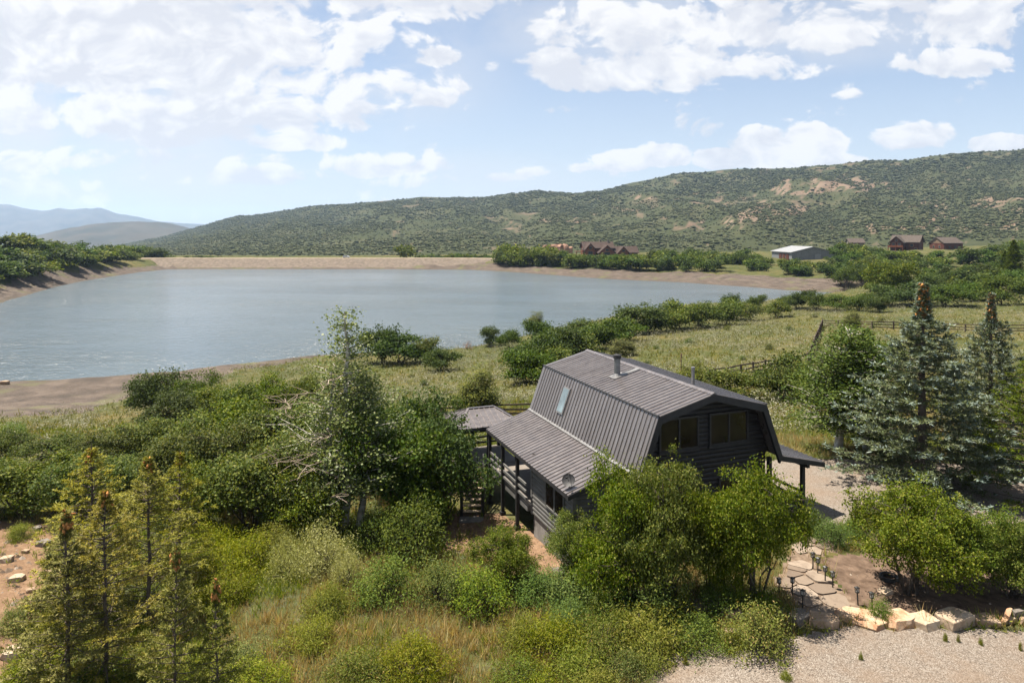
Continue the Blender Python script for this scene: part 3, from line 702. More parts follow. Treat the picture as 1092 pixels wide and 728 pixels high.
# gazebo over the end of the deck, with its stairs
GC = H2W(-2.85, 13.55)
gaz = empty('gazebo', GC, HROT, 'small deck pavilion with a brown hipped metal roof on black posts behind the cabin', 'pavilion')
GX, GY, GE, GT, GRX = 1.85, 1.7, 2.10, 2.72, .75      # half sizes at the eave, eave and ridge height, half ridge
gr = Acc()
cor = [np.array(c, float) for c in ((-GX, -GY, GE), (GX, -GY, GE), (GX, GY, GE), (-GX, GY, GE))]; rdg = [np.array((-GRX, 0, GT)), np.array((GRX, 0, GT))]
faces = [(cor[0], cor[1], rdg[1], rdg[0]), (cor[1], cor[2], rdg[1], rdg[1]), (cor[2], cor[3], rdg[0], rdg[1]), (cor[3], cor[0], rdg[0], rdg[0])]
for A, B, C_, D in faces:
    q = [A, B, C_] if C_ is D else [A, B, C_, D]
    gr.add(q, [list(range(len(q)))]); gr.add([p - (0, 0, .06) for p in q], [list(range(len(q)))[::-1]])
    nrm = unit(np.cross(B - A, C_ - A)); nrm = nrm if nrm[2] > 0 else -nrm; L = np.linalg.norm(B - A); m = int(L / .29); ed = (B - A) / L; up = unit(np.cross(nrm, ed)); up = up if up[2] > 0 else -up
    hh = (C_ - A) @ up; c0, c1 = (D - A) @ ed, (C_ - A) @ ed
    for i in range(m):
        x_ = (i + .5) / m * L; h_ = hh * min(1, x_ / max(c0, 1e-6), (L - x_) / max(L - c1, 1e-6)) * .985
        if h_ > .1: P = A + ed * x_ + nrm * .012; gr.beam(P, P + up * h_, .055, .04, nrm)
for c, r_ in ((0, 0), (1, 1), (2, 1), (3, 0)): gr.beam(cor[c] + (0, 0, .02), rdg[r_] + (0, 0, .03), .12, .03)
gr.beam(rdg[0] + (0, 0, .025), rdg[1] + (0, 0, .025), .16, .035)
gro = gr.build('roof', M_ROOF, gaz)
gf = Acc()
for k in range(4): gf.beam(cor[k] * (.985, .985, 1) - (0, 0, .10), cor[(k + 1) % 4] * (.985, .985, 1) - (0, 0, .10), .05, .15)
gf.build('eave_board', M_TRIM, gro)
gfl = Acc(); gfl.box2((-GX * .92, -GY * .92, -.12), (GX * .92, GY * .92, 0)); gfl.build('floor', M_DECK, gaz)
PX, PY = GX * .86, GY * .86
for x_, y_ in ((-PX, -PY), (PX, -PY), (PX, PY), (-PX, PY), (0, PY), (-.05, -PY)):
    wv = gaz.location + Vector((x_ * math.cos(HROT) - y_ * math.sin(HROT), x_ * math.sin(HROT) + y_ * math.cos(HROT), 0)); g = float(height(np.array([wv.x]), np.array([wv.y]))[0])
    a = Acc(); a.box2((x_ - .075, y_ - .075, g - .2), (x_ + .075, y_ + .075, GE - .02)); a.build('post', M_BLACK, gaz)
for p_, q_ in (((-PX, PY), (0, PY)), ((0, PY), (PX, PY)), ((-PX, -PY), (-PX, PY)), ((PX, -PY + 1.), (PX, PY))):
    a = Acc()
    for z in (.28, .6, .93): a.beam((*p_, z), (*q_, z), .05, .10)
    a.build('railing', M_BLACK, gaz)
# stairs drop towards the yard
sx, sy = -2.02, 36.4
stair = empty('staircase', (sx, sy - 1.9, float(height(np.array([sx]), np.array([sy - 1.9]))[0])), 0.02, 'open wooden stairs rising from the yard to the pavilion deck', 'stairs')
nst = 8; rise = -stair.location.z / (nst + .5)
for i in range(nst):
    a = Acc(); y = .12 + i * .235; a.box2((-.5, y, rise * (i + 1) - .05), (.5, y + .26, rise * (i + 1))); a.build('tread', M_WOOD, stair)
for s in (-.53, .53):
    a = Acc(); a.prism([(s - .03, 0, -.05), (s - .03, .3, -.05), (s - .03, 2.05, rise * nst - .1), (s - .03, 2.05, rise * nst + .12), (s - .03, .05, .22)], (.06, 0, 0)); a.build('stringer', M_BLACK, stair)
    a = Acc(); a.box2((s - .07, -.08, -.2), (s + .07, .06, 1.3)); a.build('newel_post', M_BLACK, stair)
    a = Acc()
    for h in (.5, .95): a.beam((s, 0, h + .2), (s, 1.9, rise * nst + h - .05), .05, .1)
    a.build('handrail', M_BLACK, stair)
a = Acc(); a.box2((-.6, -.75, -.1), (.6, -.1, .06)); tag(a.build('concrete_pad', M_CONC, None), 'pale concrete pad at the foot of the deck stairs', 'pad').location = stair.location

# ------------------------------------------------------------------ fences
M_RAIL = noisy('weathered_fence_wood', (.06, .045, .035), (.13, .10, .08), 3., .9, .1, stretch=(1, 1, 1))
def fence(pts, label, step=2.6, hgt=1.25, rails=3, jit=.04, group=None):
    """pts: plan points; posts follow the ground"""
    P = [Vector(p[:2]) for p in pts]; o = P[0]
    root = empty('rail_fence', (o.x, o.y, float(height(np.array([o.x]), np.array([o.y]))[0])), 0, label, 'fence', group)
    stations = []
    for a, b in zip(P, P[1:]):
        n = max(1, round((b - a).length / step))
        stations += [a + (b - a) * i / n for i in range(n)]
    stations.append(P[-1])
    q = [np.array((s.x, s.y, float(height(np.array([s.x]), np.array([s.y]))[0]))) - np.array(root.location) for s in stations]
    for k, p in enumerate(q):
        a = Acc(); ln = np.array((random.uniform(-jit, jit), random.uniform(-jit, jit), 0)); a.beam(p - (0, 0, .3), p + ln + (0, 0, hgt + random.uniform(-.05, .08)), .15, .15, (0, 1, 0)); a.build('post', M_RAIL, root)
    for p, r in zip(q, q[1:]):
        a = Acc()
        for i in range(rails):
            z = hgt * (.3 + .62 * i / (rails - 1)); a.beam(p + (random.uniform(-.03, .03), 0, z + random.uniform(-.05, .05)), r + (0, 0, z + random.uniform(-.05, .05)), .07, .13)
        a.build('rail', M_RAIL, root)
    return root
def G2(px, py): return at(px, py)
fence([ground(470, 57), ground(530, 56), ground(573, 54.5), ground(620, 57)], 'three rail wooden fence running behind the pavilion roof')
fence([G2(700, 412), G2(757, 408), G2(790, 402), G2(816, 397), G2(850, 393)], 'dark rail fence crossing the sage meadow behind the vent pipe')
fence([G2(850, 393), G2(862, 388), G2(870, 366), G2(877, 348)], 'leaning rail fence climbing the meadow away from the cabin', 3.2)
fence([G2(877, 349), G2(930, 351), G2(1000, 353), G2(1060, 355), G2(1130, 357)], 'long dark rail fence across the far meadow behind the blue spruces', 3.2)
a = Acc(); p = G2(726, 402); a.tube((0, 0, -.3), (.05, 0, 2.4), .09, .075, 8); tag(a.build('wooden_post', noisy('post_wood', (.16, .09, .06), (.24, .15, .10), 4.)), 'lone reddish wooden post standing in the meadow behind the roof ridge', 'post').location = p

# ------------------------------------------------------------------ far buildings
M_LOG = noisy('varnished_logs', (.115, .034, .014), (.20, .062, .024), .8, .6, .3, space='p')
M_LOGD = noisy('dark_logs', (.06, .018, .010), (.11, .032, .018), .8, .7, .3, space='p')
M_SHING = noisy('brown_shingles', (0.046, 0.031, 0.026), (0.074, 0.051, 0.042), 1.2, .9, .2, space='p')
M_SHING2 = noisy('taupe_shingles', (0.072, 0.058, 0.050), (0.105, 0.085, 0.072), 1.2, .9, .2, space='p')
M_TAN = noisy('tan_shingles', (0.168, 0.116, 0.078), (0.232, 0.164, 0.114), 1.2, .9, .2, space='p')
M_WHITE = noisy('pale_metal_roof', (.22, .228, .235), (.29, .295, .30), 1.2, .5, .4, space='p')
M_SIDING = noisy('grey_metal_siding', (.15, .158, .162), (.21, .217, .225), 1.2, .6, .4, space='p')
M_STONE = noisy('grey_stone', (.16, .14, .12), (.30, .27, .24), 2., .9, .2, space='p')
def block(root, name, x0, x1, y0, y1, h, m): a = Acc(); a.box2((x0, y0, -2), (x1, y1, h)); return a.build(name, m, root)
def gable(root, x0, x1, y0, y1, h, rise, axis, mroof, mwall, over=.9, th=.35):
    """pitched roof over a block with its gable triangles; axis of the ridge 'x' or 'y'"""
    cx, cy = (x0 + x1) / 2, (y0 + y1) / 2; a = Acc(); G = []
    if axis == 'x':
        e0, e1 = x0 - over, x1 + over; sl = rise / (cy - y0); d = over * sl
        for sg, yy in ((-1, y0 - over), (1, y1 + over)):
            a.prism([(e0, yy, h - d), (e0, cy, h + rise), (e0, cy, h + rise + th), (e0, yy, h - d + th)], (e1 - e0, 0, 0))
        for xx in (x0, x1 - .2): G.append(Acc().prism([(xx, y0, h - .02), (xx, y1, h - .02), (xx, cy, h + rise - .02)], (.2, 0, 0)))
    else:
        e0, e1 = y0 - over, y1 + over; sl = rise / (cx - x0); d = over * sl
        for sg, xx in ((-1, x0 - over), (1, x1 + over)):
            a.prism([(xx, e0, h - d), (cx, e0, h + rise), (cx, e0, h + rise + th), (xx, e0, h - d + th)], (0, e1 - e0, 0))
        for yy in (y0, y1 - .2): G.append(Acc().prism([(x0, yy, h - .02), (x1, yy, h - .02), (cx, yy, h + rise - .02)], (0, .2, 0)))
    for g in G: g.build('gable', mwall, root)
    return a.build('roof', mroof, root)
M_PANE = glass_mat('far_window_glass', (.03, .035, .04))
M_FRAME = noisy('window_frame_wood', (.30, .16, .07), (.40, .22, .11), 1., .6)
def fwin(root, x, z, w, h, y):
    a = Acc(); a.box2((x - w / 2 - .15, y - .12, z - .15), (x + w / 2 + .15, y - .003, z + h + .15)); f = a.build('window', M_FRAME, root)
    b = Acc(); b.box2((x - w / 2, y - .16, z), (x + w / 2, y - .125, z + h)); b.build('pane', M_PANE, f)
p = ground(645, 455); z0 = CAMZ - (274 - HY) / F * 455
lod = empty('log_lodge', (p.x, 455, z0), .12, 'sprawling red-brown log lodge with several gables above the far shore trees', 'lodge')
block(lod, 'wall', -14, 6, 0, 11, 6.2, M_LOG); gable(lod, -14, 6, 0, 11, 6.2, 3.6, 'x', M_SHING, M_LOG)
block(lod, 'wall', -14, -8, -5, .1, 5.6, M_LOG); gable(lod, -14, -8, -5, 5, 5.6, 3.4, 'y', M_SHING, M_LOG, .8)
block(lod, 'wall', -5, 5, -6, .1, 3.4, M_LOG); gable(lod, -5, 5, -6, 4, 3.4, 4.2, 'y', M_SHING, M_LOG, 1.)
block(lod, 'wall', 6.1, 22, -2, 8, 3.2, M_LOG); gable(lod, 6.1, 22, -2, 8, 3.2, 3.6, 'x', M_SHING, M_LOG)
block(lod, 'wall', 7.5, 14.5, -6, -2.1, 3., M_LOG); gable(lod, 7.5, 14.5, -6, 3, 3., 3.8, 'y', M_SHING, M_LOG, .9)
a = Acc(); a.box2((-20, -2, 3.6), (-14.2, 4, 3.9)); a.box2((-19.8, -1.8, -2), (-19.4, -1.4, 3.6)); a.box2((-15, -1.8, -2), (-14.6, -1.4, 3.6)); a.build('balcony', M_LOG, lod)
for x, z, w_, h_, y in ((-11, 1, 3, 3, -5), (-11, 5.4, 2, 1.6, -5), (0, .8, 4, 2.6, -6), (0, 4, 2.2, 1.6, -6), (11, .6, 3, 2.2, -6), (11, 3.6, 2, 1.4, -6), (17, .8, 2, 1.6, -2), (20, .8, 1.4, 1.6, -2)): fwin(lod, x, z, w_, h_, y)
for x, y, h in ((-1.5, 6.2, 11.2), (3.5, 5, 11)):
    a = Acc(); a.box2((x - .6, y - .6, 6.5), (x + .6, y + .6, h)); a.box2((x - .75, y - .75, h), (x + .75, y + .75, h + .3)); a.build('chimney', M_STONE, lod)
# pale metal barn
z0 = CAMZ - (276 - HY) / F * 395
p = ground(855, 395)
barn = empty('metal_barn', (p.x, 395, z0), .02, 'long low barn with a pale metal roof and grey siding on the far plain', 'barn')
block(barn, 'wall', -11, 13, -12, 16, 4.1, M_SIDING)
gable(barn, -11, 13, -12, 16, 4.1, 3.0, 'y', M_WHITE, M_SIDING, .7, .25)
for x in (-8.2, -3.4, 1.4):
    a = Acc(); a.box2((-11.25, x, -.5), (-11.003, x + 3.6, 3.2)); a.build('barn_door', M_LOGD, barn)
a = Acc(); a.box2((2, -12.3, -.5), (5.4, -12.003, 3.)); a.build('barn_door', M_WHITE, barn)
# brown house
z0 = CAMZ - (267 - HY) / F * 415; p = ground(966, 415)
bh = empty('log_house', (p.x, 415, z0), -.8, 'two storey dark brown log house with a taupe gabled roof', 'house')
block(bh, 'wall', -8, 7, 0, 9, 5.4, M_LOGD); gable(bh, -8, 7, 0, 9, 5.4, 3.6, 'x', M_SHING2, M_LOGD)
block(bh, 'wall', -7.5, -.5, -4, .1, 5.2, M_LOGD); gable(bh, -7.5, -.5, -4, 4.5, 5.2, 3.2, 'y', M_SHING2, M_LOGD)
a = Acc(); a.box2((-8.2, -6.4, 1.9), (.2, -4.01, 2.2)); a.box2((-8.2, -6.4, 2.2), (.2, -6.2, 3.1))
for x in (-8, -4, 0): a.box2((x - .2, -6.3, -2), (x + .2, -5.9, 1.9))
a.build('balcony', M_LOG, bh)
for x, z, w_, h_, y in ((-5.6, 2.6, 1.6, 1.9, -4), (-2.4, 2.6, 1.6, 1.9, -4), (-4, 5.5, 1.4, 1.3, -4), (3.2, 2.4, 1.6, 1.5, 0), (5.4, .2, 1.4, 1.4, 0)): fwin(bh, x, z, w_, h_, y)
# red house
z0 = CAMZ - (268 - HY) / F * 430; p = ground(1005, 430)
rh = empty('red_house', (p.x, 430, z0), -1.42, 'dark red cabin with a tan gable end facing the lake', 'house')
block(rh, 'wall', -6, 6, -4, 9, 5.2, M_LOGD); gable(rh, -6, 6, -4, 9, 5.2, 3.4, 'y', M_SHING2, M_TAN, .5)
for y in (-1, 3, 6.5):
    a = Acc(); a.box2((6.003, y, 2), (6.14, y + 1.4, 3.6)); a.build('window', M_PANE, rh)
fwin(rh, -2.4, 2.2, 1.5, 1.5, -4); fwin(rh, 2.4, 2.2, 1.5, 1.5, -4)
z0 = CAMZ - (262 - HY) / F * 440; p = ground(912, 440)
sh = empty('grey_cottage', (p.x, 440, z0), -.1, 'small grey roofed cottage half hidden by oaks left of the brown house', 'house')
block(sh, 'wall', -4.5, 4.5, -3, 4, 2., M_STONE); gable(sh, -4.5, 4.5, -3, 4, 2., 2.4, 'x', M_SHING2, M_STONE, .6); fwin(sh, 0, .2, 2, 1.2, -3)
z0 = CAMZ - (282 - HY) / F * 330; p = ground(1062, 330)
sh = empty('tan_cottage', (p.x, 330, z0), -.5, 'low cottage with a tan roof among oaks at the far right', 'house')
block(sh, 'wall', -4, 4, -3, 3.5, 2., M_STONE); gable(sh, -4, 4, -3, 3.5, 2., 1.7, 'x', M_TAN, M_STONE, .6); fwin(sh, -1, .3, 1.6, 1.1, -3)
# white shed by the lodge, car on the dam
z0 = CAMZ - (271.5 - HY) / F * 440
a = empty('white_shed', (wp(587, 440, z0)), 0, 'small white roofed shed beside red rocks left of the lodge', 'shed'); block(a, 'wall', -2, 2, -1.5, 1.5, .9, M_SIDING); gable(a, -2, 2, -1.5, 1.5, .9, .6, 'x', M_WHITE, M_SIDING, .3, .15)
z0 = LAKE + 5.9
car = empty('parked_car', wp(369.5, 435, z0), .05, 'tiny white car parked on the crest of the dam', 'car')
M_CARW = noisy('white_car_paint', (.7, .7, .7), (.78, .78, .78), 2., .3); M_TYRE = noisy('tyre_rubber', (.02, .02, .02), (.03, .03, .03), 9., .9)
a = Acc(); a.prism([(-2.2, -.85, .35), (2.2, -.85, .35), (2.2, -.85, .8), (1.2, -.85, .95), (.7, -.85, 1.5), (-1.7, -.85, 1.5), (-2.2, -.85, .95)], (0, 1.7, 0)); a.build('body', M_CARW, car)
a = Acc(); a.box2((-1.6, -.87, 1.0), (.6, -.853, 1.4)); a.build('window', M_PANE, car)
for x in (-1.4, 1.4):
    for y in (-.9, .7): a = Acc(); a.tube((x, y, .35), (x, y + .2, .35), .35, .35, 14); a.build('wheel', M_TYRE, car)
# ------------------------------------------------------------------ stones
def stone_mat(name, c1, c2, c3):
    m, t, b = material(name, .9, .2); o = objc(t)
    c = t.ramp(t.noise(o, 2.2, 6, .7), [(.3, c1), (.52, c2), (.72, c3)])
    c = t.mix(t.m('MULTIPLY', t.smooth(t.noise(o, 14, 4, .7), .5, .75), .5), c, tuple(x * .55 for x in c1))
    t.put(b.inputs['Base Color'], c); t.put(b.inputs['Normal'], t.n('Bump', Strength=.7, Distance=.04, Height=t.noise(o, 7, 6, .7))); return m
MS_CREAM = stone_mat('cream_sandstone', (0.297, 0.210, 0.139), (0.454, 0.358, 0.262), (0.542, 0.454, 0.358))
MS_ORANGE = stone_mat('rust_sandstone', (0.314, 0.131, 0.061), (0.454, 0.314, 0.201), (0.542, 0.437, 0.332))
MS_GREY = stone_mat('grey_stone_block', (0.113, 0.100, 0.087), (0.210, 0.183, 0.157), (0.314, 0.270, 0.227))
MS_TAN = stone_mat('tan_sandstone', (0.236, 0.157, 0.100), (0.367, 0.262, 0.175), (0.472, 0.367, 0.270))
def rock_mesh(name, d, seed, flat=.0):
    """a chipped block: random planes cut from a box, then worn"""
    import bmesh
    r = random.Random(seed); bm = bmesh.new(); bmesh.ops.create_cube(bm, size=1.)
    for v in bm.verts: v.co = Vector((v.co.x * d[0] * r.uniform(.8, 1.05), v.co.y * d[1] * r.uniform(.8, 1.05), v.co.z * d[2] * (r.uniform(.75, 1.05) if not flat else 1)))
    for _ in range(12):
        n = Vector((r.gauss(0, 1), r.gauss(0, 1), r.gauss(0, .6 if flat else 1))).normalized()
        sup = max((v.co.dot(n) for v in bm.verts)); co = n * sup * r.uniform(.70, .92)
        g = bmesh.ops.bisect_plane(bm, geom=bm.verts[:] + bm.edges[:] + bm.faces[:], plane_co=co, plane_no=n, clear_outer=True)
        ed = [e for e in g['geom_cut'] if isinstance(e, bmesh.types.BMEdge)]
        if ed: bmesh.ops.edgeloop_fill(bm, edges=ed) if False else bmesh.ops.contextual_create(bm, geom=ed)
    bmesh.ops.recalc_face_normals(bm, faces=bm.faces[:])
    bmesh.ops.bevel(bm, geom=bm.edges[:], offset=min(d) * .05, segments=1, affect='EDGES', clamp_overlap=True)
    bmesh.ops.triangulate(bm, faces=bm.faces[:]); bmesh.ops.subdivide_edges(bm, edges=bm.edges[:], cuts=1, use_grid_fill=True)
    for v in bm.verts:
        k = (vnoise(np.array([v.co.x * 4 / max(d) + seed]), np.array([v.co.y * 4 / max(d) + v.co.z * 3]), seed)[0] - .5) * min(d) * .12; v.co += v.normal * float(k)
    me = bpy.data.meshes.new(name); bm.to_mesh(me); bm.free(); return me
ROCKS = [ # column, row of its foot, width px, height px, depth ratio, material, label
 (883, 669, 31, 14, .9, MS_TAN, 'tan sandstone block at the foot of the flagstone path'),
 (928, 670, 50, 9, 1.1, MS_ORANGE, 'flat rust and cream slab lying on the gravel edge in front of the path'),
 (964, 670, 36, 15, 1., MS_ORANGE, 'rust stained cream boulder right of the flat slab'),
 (991, 671, 30, 16, 1., MS_CREAM, 'pale cream boulder left of the biggest cream block'),
 (1023, 669, 41, 19, .9, MS_CREAM, 'largest square cut cream block on the gravel edge'),
 (1057, 668, 29, 12, 1., MS_TAN, 'low tan boulder right of the biggest cream block'),
 (857, 665, 28, 13, 1., MS_GREY, 'grey brown block beside the left corner of the path'),
 (833, 661, 20, 13, 1., MS_GREY, 'small rounded grey rock behind the flowering shrub'),
 (811, 658, 20, 13, 1., MS_TAN, 'tan rock half buried in plants left of the path lights'),
 (784, 662, 24, 14, 1., MS_TAN, 'rough tan rock between weeds left of the path'),
 (755, 652, 26, 14, 1., MS_GREY, 'weathered grey boulder under the oaks in front of the cabin'),
 (780, 678, 14, 9, 1., MS_CREAM, 'small cream stone at the left end of the gravel'),
 (947, 634, 14, 7, 1., MS_CREAM, 'small pale stone in the mulched bed beside the lights'),
 (617, 607, 20, 7, 1.2, MS_CREAM, 'pale stepping stone on bare earth below the wing window'),
 (640, 607, 16, 6, 1.2, MS_TAN, 'tan stepping stone left of the oaks in front of the cabin'),
 (597, 613, 15, 6, 1.2, MS_GREY, 'grey stepping stone near the small oak below the wing'),
 (38, 566, 10, 8, 1., MS_GREY, 'grey stone on the rocky bank at the left edge'),
 (44, 583, 13, 11, 1., MS_GREY, 'blue grey boulder on the rocky bank by the spruces'),
 (15, 621, 15, 10, 1., MS_CREAM, 'pale boulder low on the rocky bank'),
 (4, 600, 12, 9, 1., MS_CREAM, 'cream rock cut by the left picture edge'),
 (8, 704, 24, 16, 1., MS_CREAM, 'big pale rock at the bottom of the rocky bank'),
 (30, 632, 9, 7, 1., MS_TAN, 'small tan rock on the rocky bank below the pale boulder'),
 (52, 612, 10, 7, 1., MS_TAN, 'tan rock at the edge of the rocky bank by the weeds'),
 (26, 590, 8, 6, 1., MS_TAN, 'small brown rock in the middle of the rocky bank'),
 (3, 410, 9, 7, 1., MS_TAN, 'brown rock standing in the shallows at the near shore'),
]
for k, (px, by, wpx, hpx, dr, m, lab) in enumerate(ROCKS):
    p = at(px, by); w_, h_ = wpx / F * p.y, hpx / F * p.y * .70
    o = link('boulder', rock_mesh('boulder', (w_ * 1.04, w_ * dr * .8, h_), k + 5, flat=h_ < w_ * .35), m)
    o.location = p + Vector((0, w_ * dr * .3, h_ * .27)); o.rotation_euler = (0, 0, random.uniform(-.6, .6)); tag(o, lab, 'rock', 'rocks around the cabin' if 'bank' not in lab else 'rocks on the left bank')
# split stone pile at the right edge
p = at(1084, 669)
for k, (dx, dy, dz, w_, a_) in enumerate([(-.25, 0, .08, .5, .6), (.1, .1, .09, .55, .3), (.42, .05, .1, .5, .5), (-.05, .12, .26, .5, .8), (.3, .15, .28, .45, .2)]):
    o = link('split_stone', rock_mesh('split_stone', (w_, .16, .2), 60 + k, True), [MS_ORANGE, MS_CREAM, MS_TAN, MS_ORANGE, MS_GREY][k]); o.location = p + Vector((dx, dy + .2, dz)); o.rotation_euler = (.2, .15 * (k % 3 - 1), a_)
    tag(o, ['rust split stone at the left foot of the small stone pile', 'cream split stone in the middle of the small stone pile', 'tan split stone at the right foot of the small stone pile', 'rust split stone lying on top of the small stone pile', 'grey split stone on the right top of the small stone pile'][k], 'stone', 'split stones piled at the gravel edge')
# red rock outcrop by the lodge
for k, (px, by, w_, h_) in enumerate([(575, 268, 3.2, 3.6), (580, 267, 4., 4.8), (585.5, 267, 4.5, 5.6), (591, 267, 5, 5.2), (597, 267, 5.2, 6.4), (603, 268, 4.4, 6.8), (608, 268, 3.6, 4.4), (588, 270, 4, 3.2)]):
    p = Vector(wp(px, 560, CAMZ - (by - HY) / F * 560)); o = link('rock_outcrop', rock_mesh('rock_outcrop', (w_ * 1.2, w_, h_ * 2.), 80 + k), stone_mat('red_sandstone', (.20, .10, .06), (.33, .19, .13), (.46, .33, .25)) if k == 0 else bpy.data.materials['red_sandstone'])
    o.location = p; o.rotation_euler = (0, 0, k); tag(o, 'red sandstone crag in the rock outcrop left of the lodge', 'rock', 'red crags left of the lodge')

# flagstones laid over the path: real slabs, joints between
def flagstones():
    """irregular slabs: the cells round scattered points, trimmed back for the joints"""
    a = Acc(); r = random.Random(4); pts = []
    x0, y0 = PATH.min(0) - 1.; x1, y1 = PATH.max(0) + 1.
    for _ in range(4000):
        q = (r.uniform(x0, x1), r.uniform(y0, y1))
        if all((q[0] - p_[0]) ** 2 + (q[1] - p_[1]) ** 2 > p_[2] ** 2 for p_ in pts): pts.append((*q, r.choice([.30, .42, .55, .72])))
    pts = np.array([p_[:2] for p_ in pts])
    for c in pts:
        if not in_poly(c[:1], c[1:], PATH)[0]: continue
        cell = [c + np.array(v_) for v_ in ((-.6, -.5), (.6, -.5), (.6, .5), (-.6, .5))]
        for q in pts:
            d = q - c; L = np.linalg.norm(d)
            if L < 1e-6 or L > 1.9: continue
            n_ = d / L; lim = L / 2 - r.uniform(.015, .04); out = []
            for A, B in zip(cell, cell[1:] + cell[:1]):
                da, db = (A - c) @ n_ - lim, (B - c) @ n_ - lim
                if da <= 0: out.append(A)
                if da * db < 0: out.append(A + (B - A) * (da / (da - db)))
            cell = out
            if len(cell) < 3: break
        if len(cell) < 3: continue
        P = []
        for k in range(len(cell)):
            A, B, C = cell[k - 1], cell[k], cell[(k + 1) % len(cell)]; f = r.uniform(.06, .2); P += [B + (A - B) * f, B + (C - B) * f]
        z = height(np.array([p_[0] for p_ in P]), np.array([p_[1] for p_ in P])).mean() + r.uniform(-.01, .02); tx, ty = r.uniform(-.03, .03), r.uniform(-.03, .03)
        a.prism([(*p_, z - .06 + (p_[0] - c[0]) * tx + (p_[1] - c[1]) * ty) for p_ in P], (0, 0, .095))
    me = a.mesh('flagstone')
    m, t, b = material('flagstone_slab', .9, .2); o = pos(t)
    c = t.ramp(t.n('NewGeometry').outputs['Random Per Island'], [(0, (.14, .105, .08)), (.5, (.215, .168, .128)), (1, (.31, .25, .195))])
    c = t.mix(t.m('MULTIPLY', t.smooth(t.noise(o, 3, 6, .7), .45, .7), .6), c, (.14, .105, .08)); t.put(b.inputs['Base Color'], c)
    t.put(b.inputs['Normal'], t.n('Bump', Strength=.6, Distance=.02, Height=t.noise(o, 12, 5, .7)))
    ob = link('path_flagstones', me, m); tag(ob, 'irregular flat flagstones fitted together as the garden path', kind='structure')
flagstones()

# path lights
M_LAMP = noisy('black_lamp_metal', (.012, .012, .012), (.022, .022, .022), 5., .5, .5)
M_LENS = noisy('frosted_lamp_lens', (.45, .45, .42), (.55, .55, .52), 5., .3, .5)
def path_light_meshes():
    a = Acc(); a.tube((0, 0, -.1), (0, 0, .42), .022, .022, 8); st = a.mesh('stake')
    a = Acc(); a.box((0, 0, .43), (.10, .10, .03))
    for x in (-.045, .045):
        for y in (-.045, .045): a.box((x, y, .51), (.014, .014, .13))
    cg = a.mesh('cage')
    a = Acc(); a.box((0, 0, .505), (.07, .07, .11)); ln = a.mesh('lens')
    a = Acc(); a.box((0, 0, .585), (.13, .13, .02)); V = np.array([(-.065, -.065, .596), (.065, -.065, .596), (.065, .065, .596), (-.065, .065, .596), (0, 0, .635)]); a.add(V, [[0, 1, 4], [1, 2, 4], [2, 3, 4], [3, 0, 4]]); cp = a.mesh('cap')
    return [('stake', st, M_LAMP), ('cage', cg, M_LAMP), ('lens', ln, M_LENS), ('cap', cp, M_LAMP)]
PLM = path_light_meshes()
LIGHTS = [(867, 606, 'at the far top end of the right path edge'), (872, 612, 'second from the far end along the mulched bed'), (880, 621, 'at the middle of the right path edge'), (888, 627, 'just behind the nearest two lights on the right edge'), (915, 645, 'left of the nearest pair beside the mulched bed'), (930.5, 651, 'closest to the gravel on the right of the path'), (845, 634, 'on the left path edge opposite the middle'), (855.6, 648, 'nearest the gravel on the left path edge'), (831, 634, 'furthest left under the edge of the oak')]
for px, by, wh in LIGHTS:
    p = at(px, by); r_ = empty('path_light', p, random.uniform(0, .6), 'black lantern path light ' + wh, 'path light', 'black path lights along the flagstones'); r_.scale = (1, 1, 1); r_.rotation_euler.x = random.uniform(-.05, .05); r_.rotation_euler.y = random.uniform(-.06, .06)
    for nm, me, m in PLM: link(nm, me, m, r_)
# coiled hose
a = Acc(); p = at(949, 618); n = 90
th = np.linspace(0, 2 * PI * 5, n); rr_ = .30 + .05 * np.sin(th * .7); P = np.stack([rr_ * np.cos(th), rr_ * np.sin(th) * .9, .03 + .13 * (th / th.max()) + .02 * np.sin(th * 1.3)], 1)
a.tube(P[:-1], P[1:], np.full(n - 1, .022), np.full(n - 1, .022), 6, False); tag(a.build('garden_hose', M_LAMP), 'coiled black garden hose lying in the mulched bed', 'hose').location = p
# ------------------------------------------------------------------ plants
L_OAK = leaf_mat('oak_leaves', [(0, (.030, .046, .013)), (.45, (.058, .080, .021)), (.8, (.095, .115, .030)), (1, (.15, .15, .05))], hue=.012, val=.2)
L_OAKF = leaf_mat('bright_oak_leaves', [(0, (.036, .056, .012)), (.45, (.074, .100, .022)), (.8, (.115, .138, .032)), (1, (.19, .19, .065))], hue=.01, val=.12, trans=.4)
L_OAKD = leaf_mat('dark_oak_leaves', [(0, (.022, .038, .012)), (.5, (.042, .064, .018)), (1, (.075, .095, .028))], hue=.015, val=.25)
L_ASP = leaf_mat('aspen_leaves', [(0, (.045, .064, .02)), (.5, (.09, .112, .036)), (.9, (.15, .165, .06)), (1, (.22, .23, .11))], hue=.01, val=.15, rough=.45, spec=.22)
L_JUN = leaf_mat('juniper_sprays', [(0, (.035, .045, .014)), (.5, (.068, .078, .022)), (1, (.12, .12, .035))], hue=.01, val=.2, trans=.15)
L_FIR = leaf_mat('fir_needles', [(0, (.025, .042, .008)), (.5, (.05, .072, .012)), (1, (.085, .10, .018))], hue=.01, trans=.2)
L_YSP = leaf_mat('yellow_green_spruce_needles', [(0, (.07, .072, .015)), (.5, (.16, .15, .032)), (.9, (.26, .225, .06)), (1, (.22, .225, .11))], hue=.012, val=.15, trans=.25)
L_GSP = leaf_mat('green_spruce_needles', [(0, (.06, .068, .018)), (.5, (.135, .138, .036)), (1, (.22, .21, .08))], hue=.012, val=.15, trans=.2)
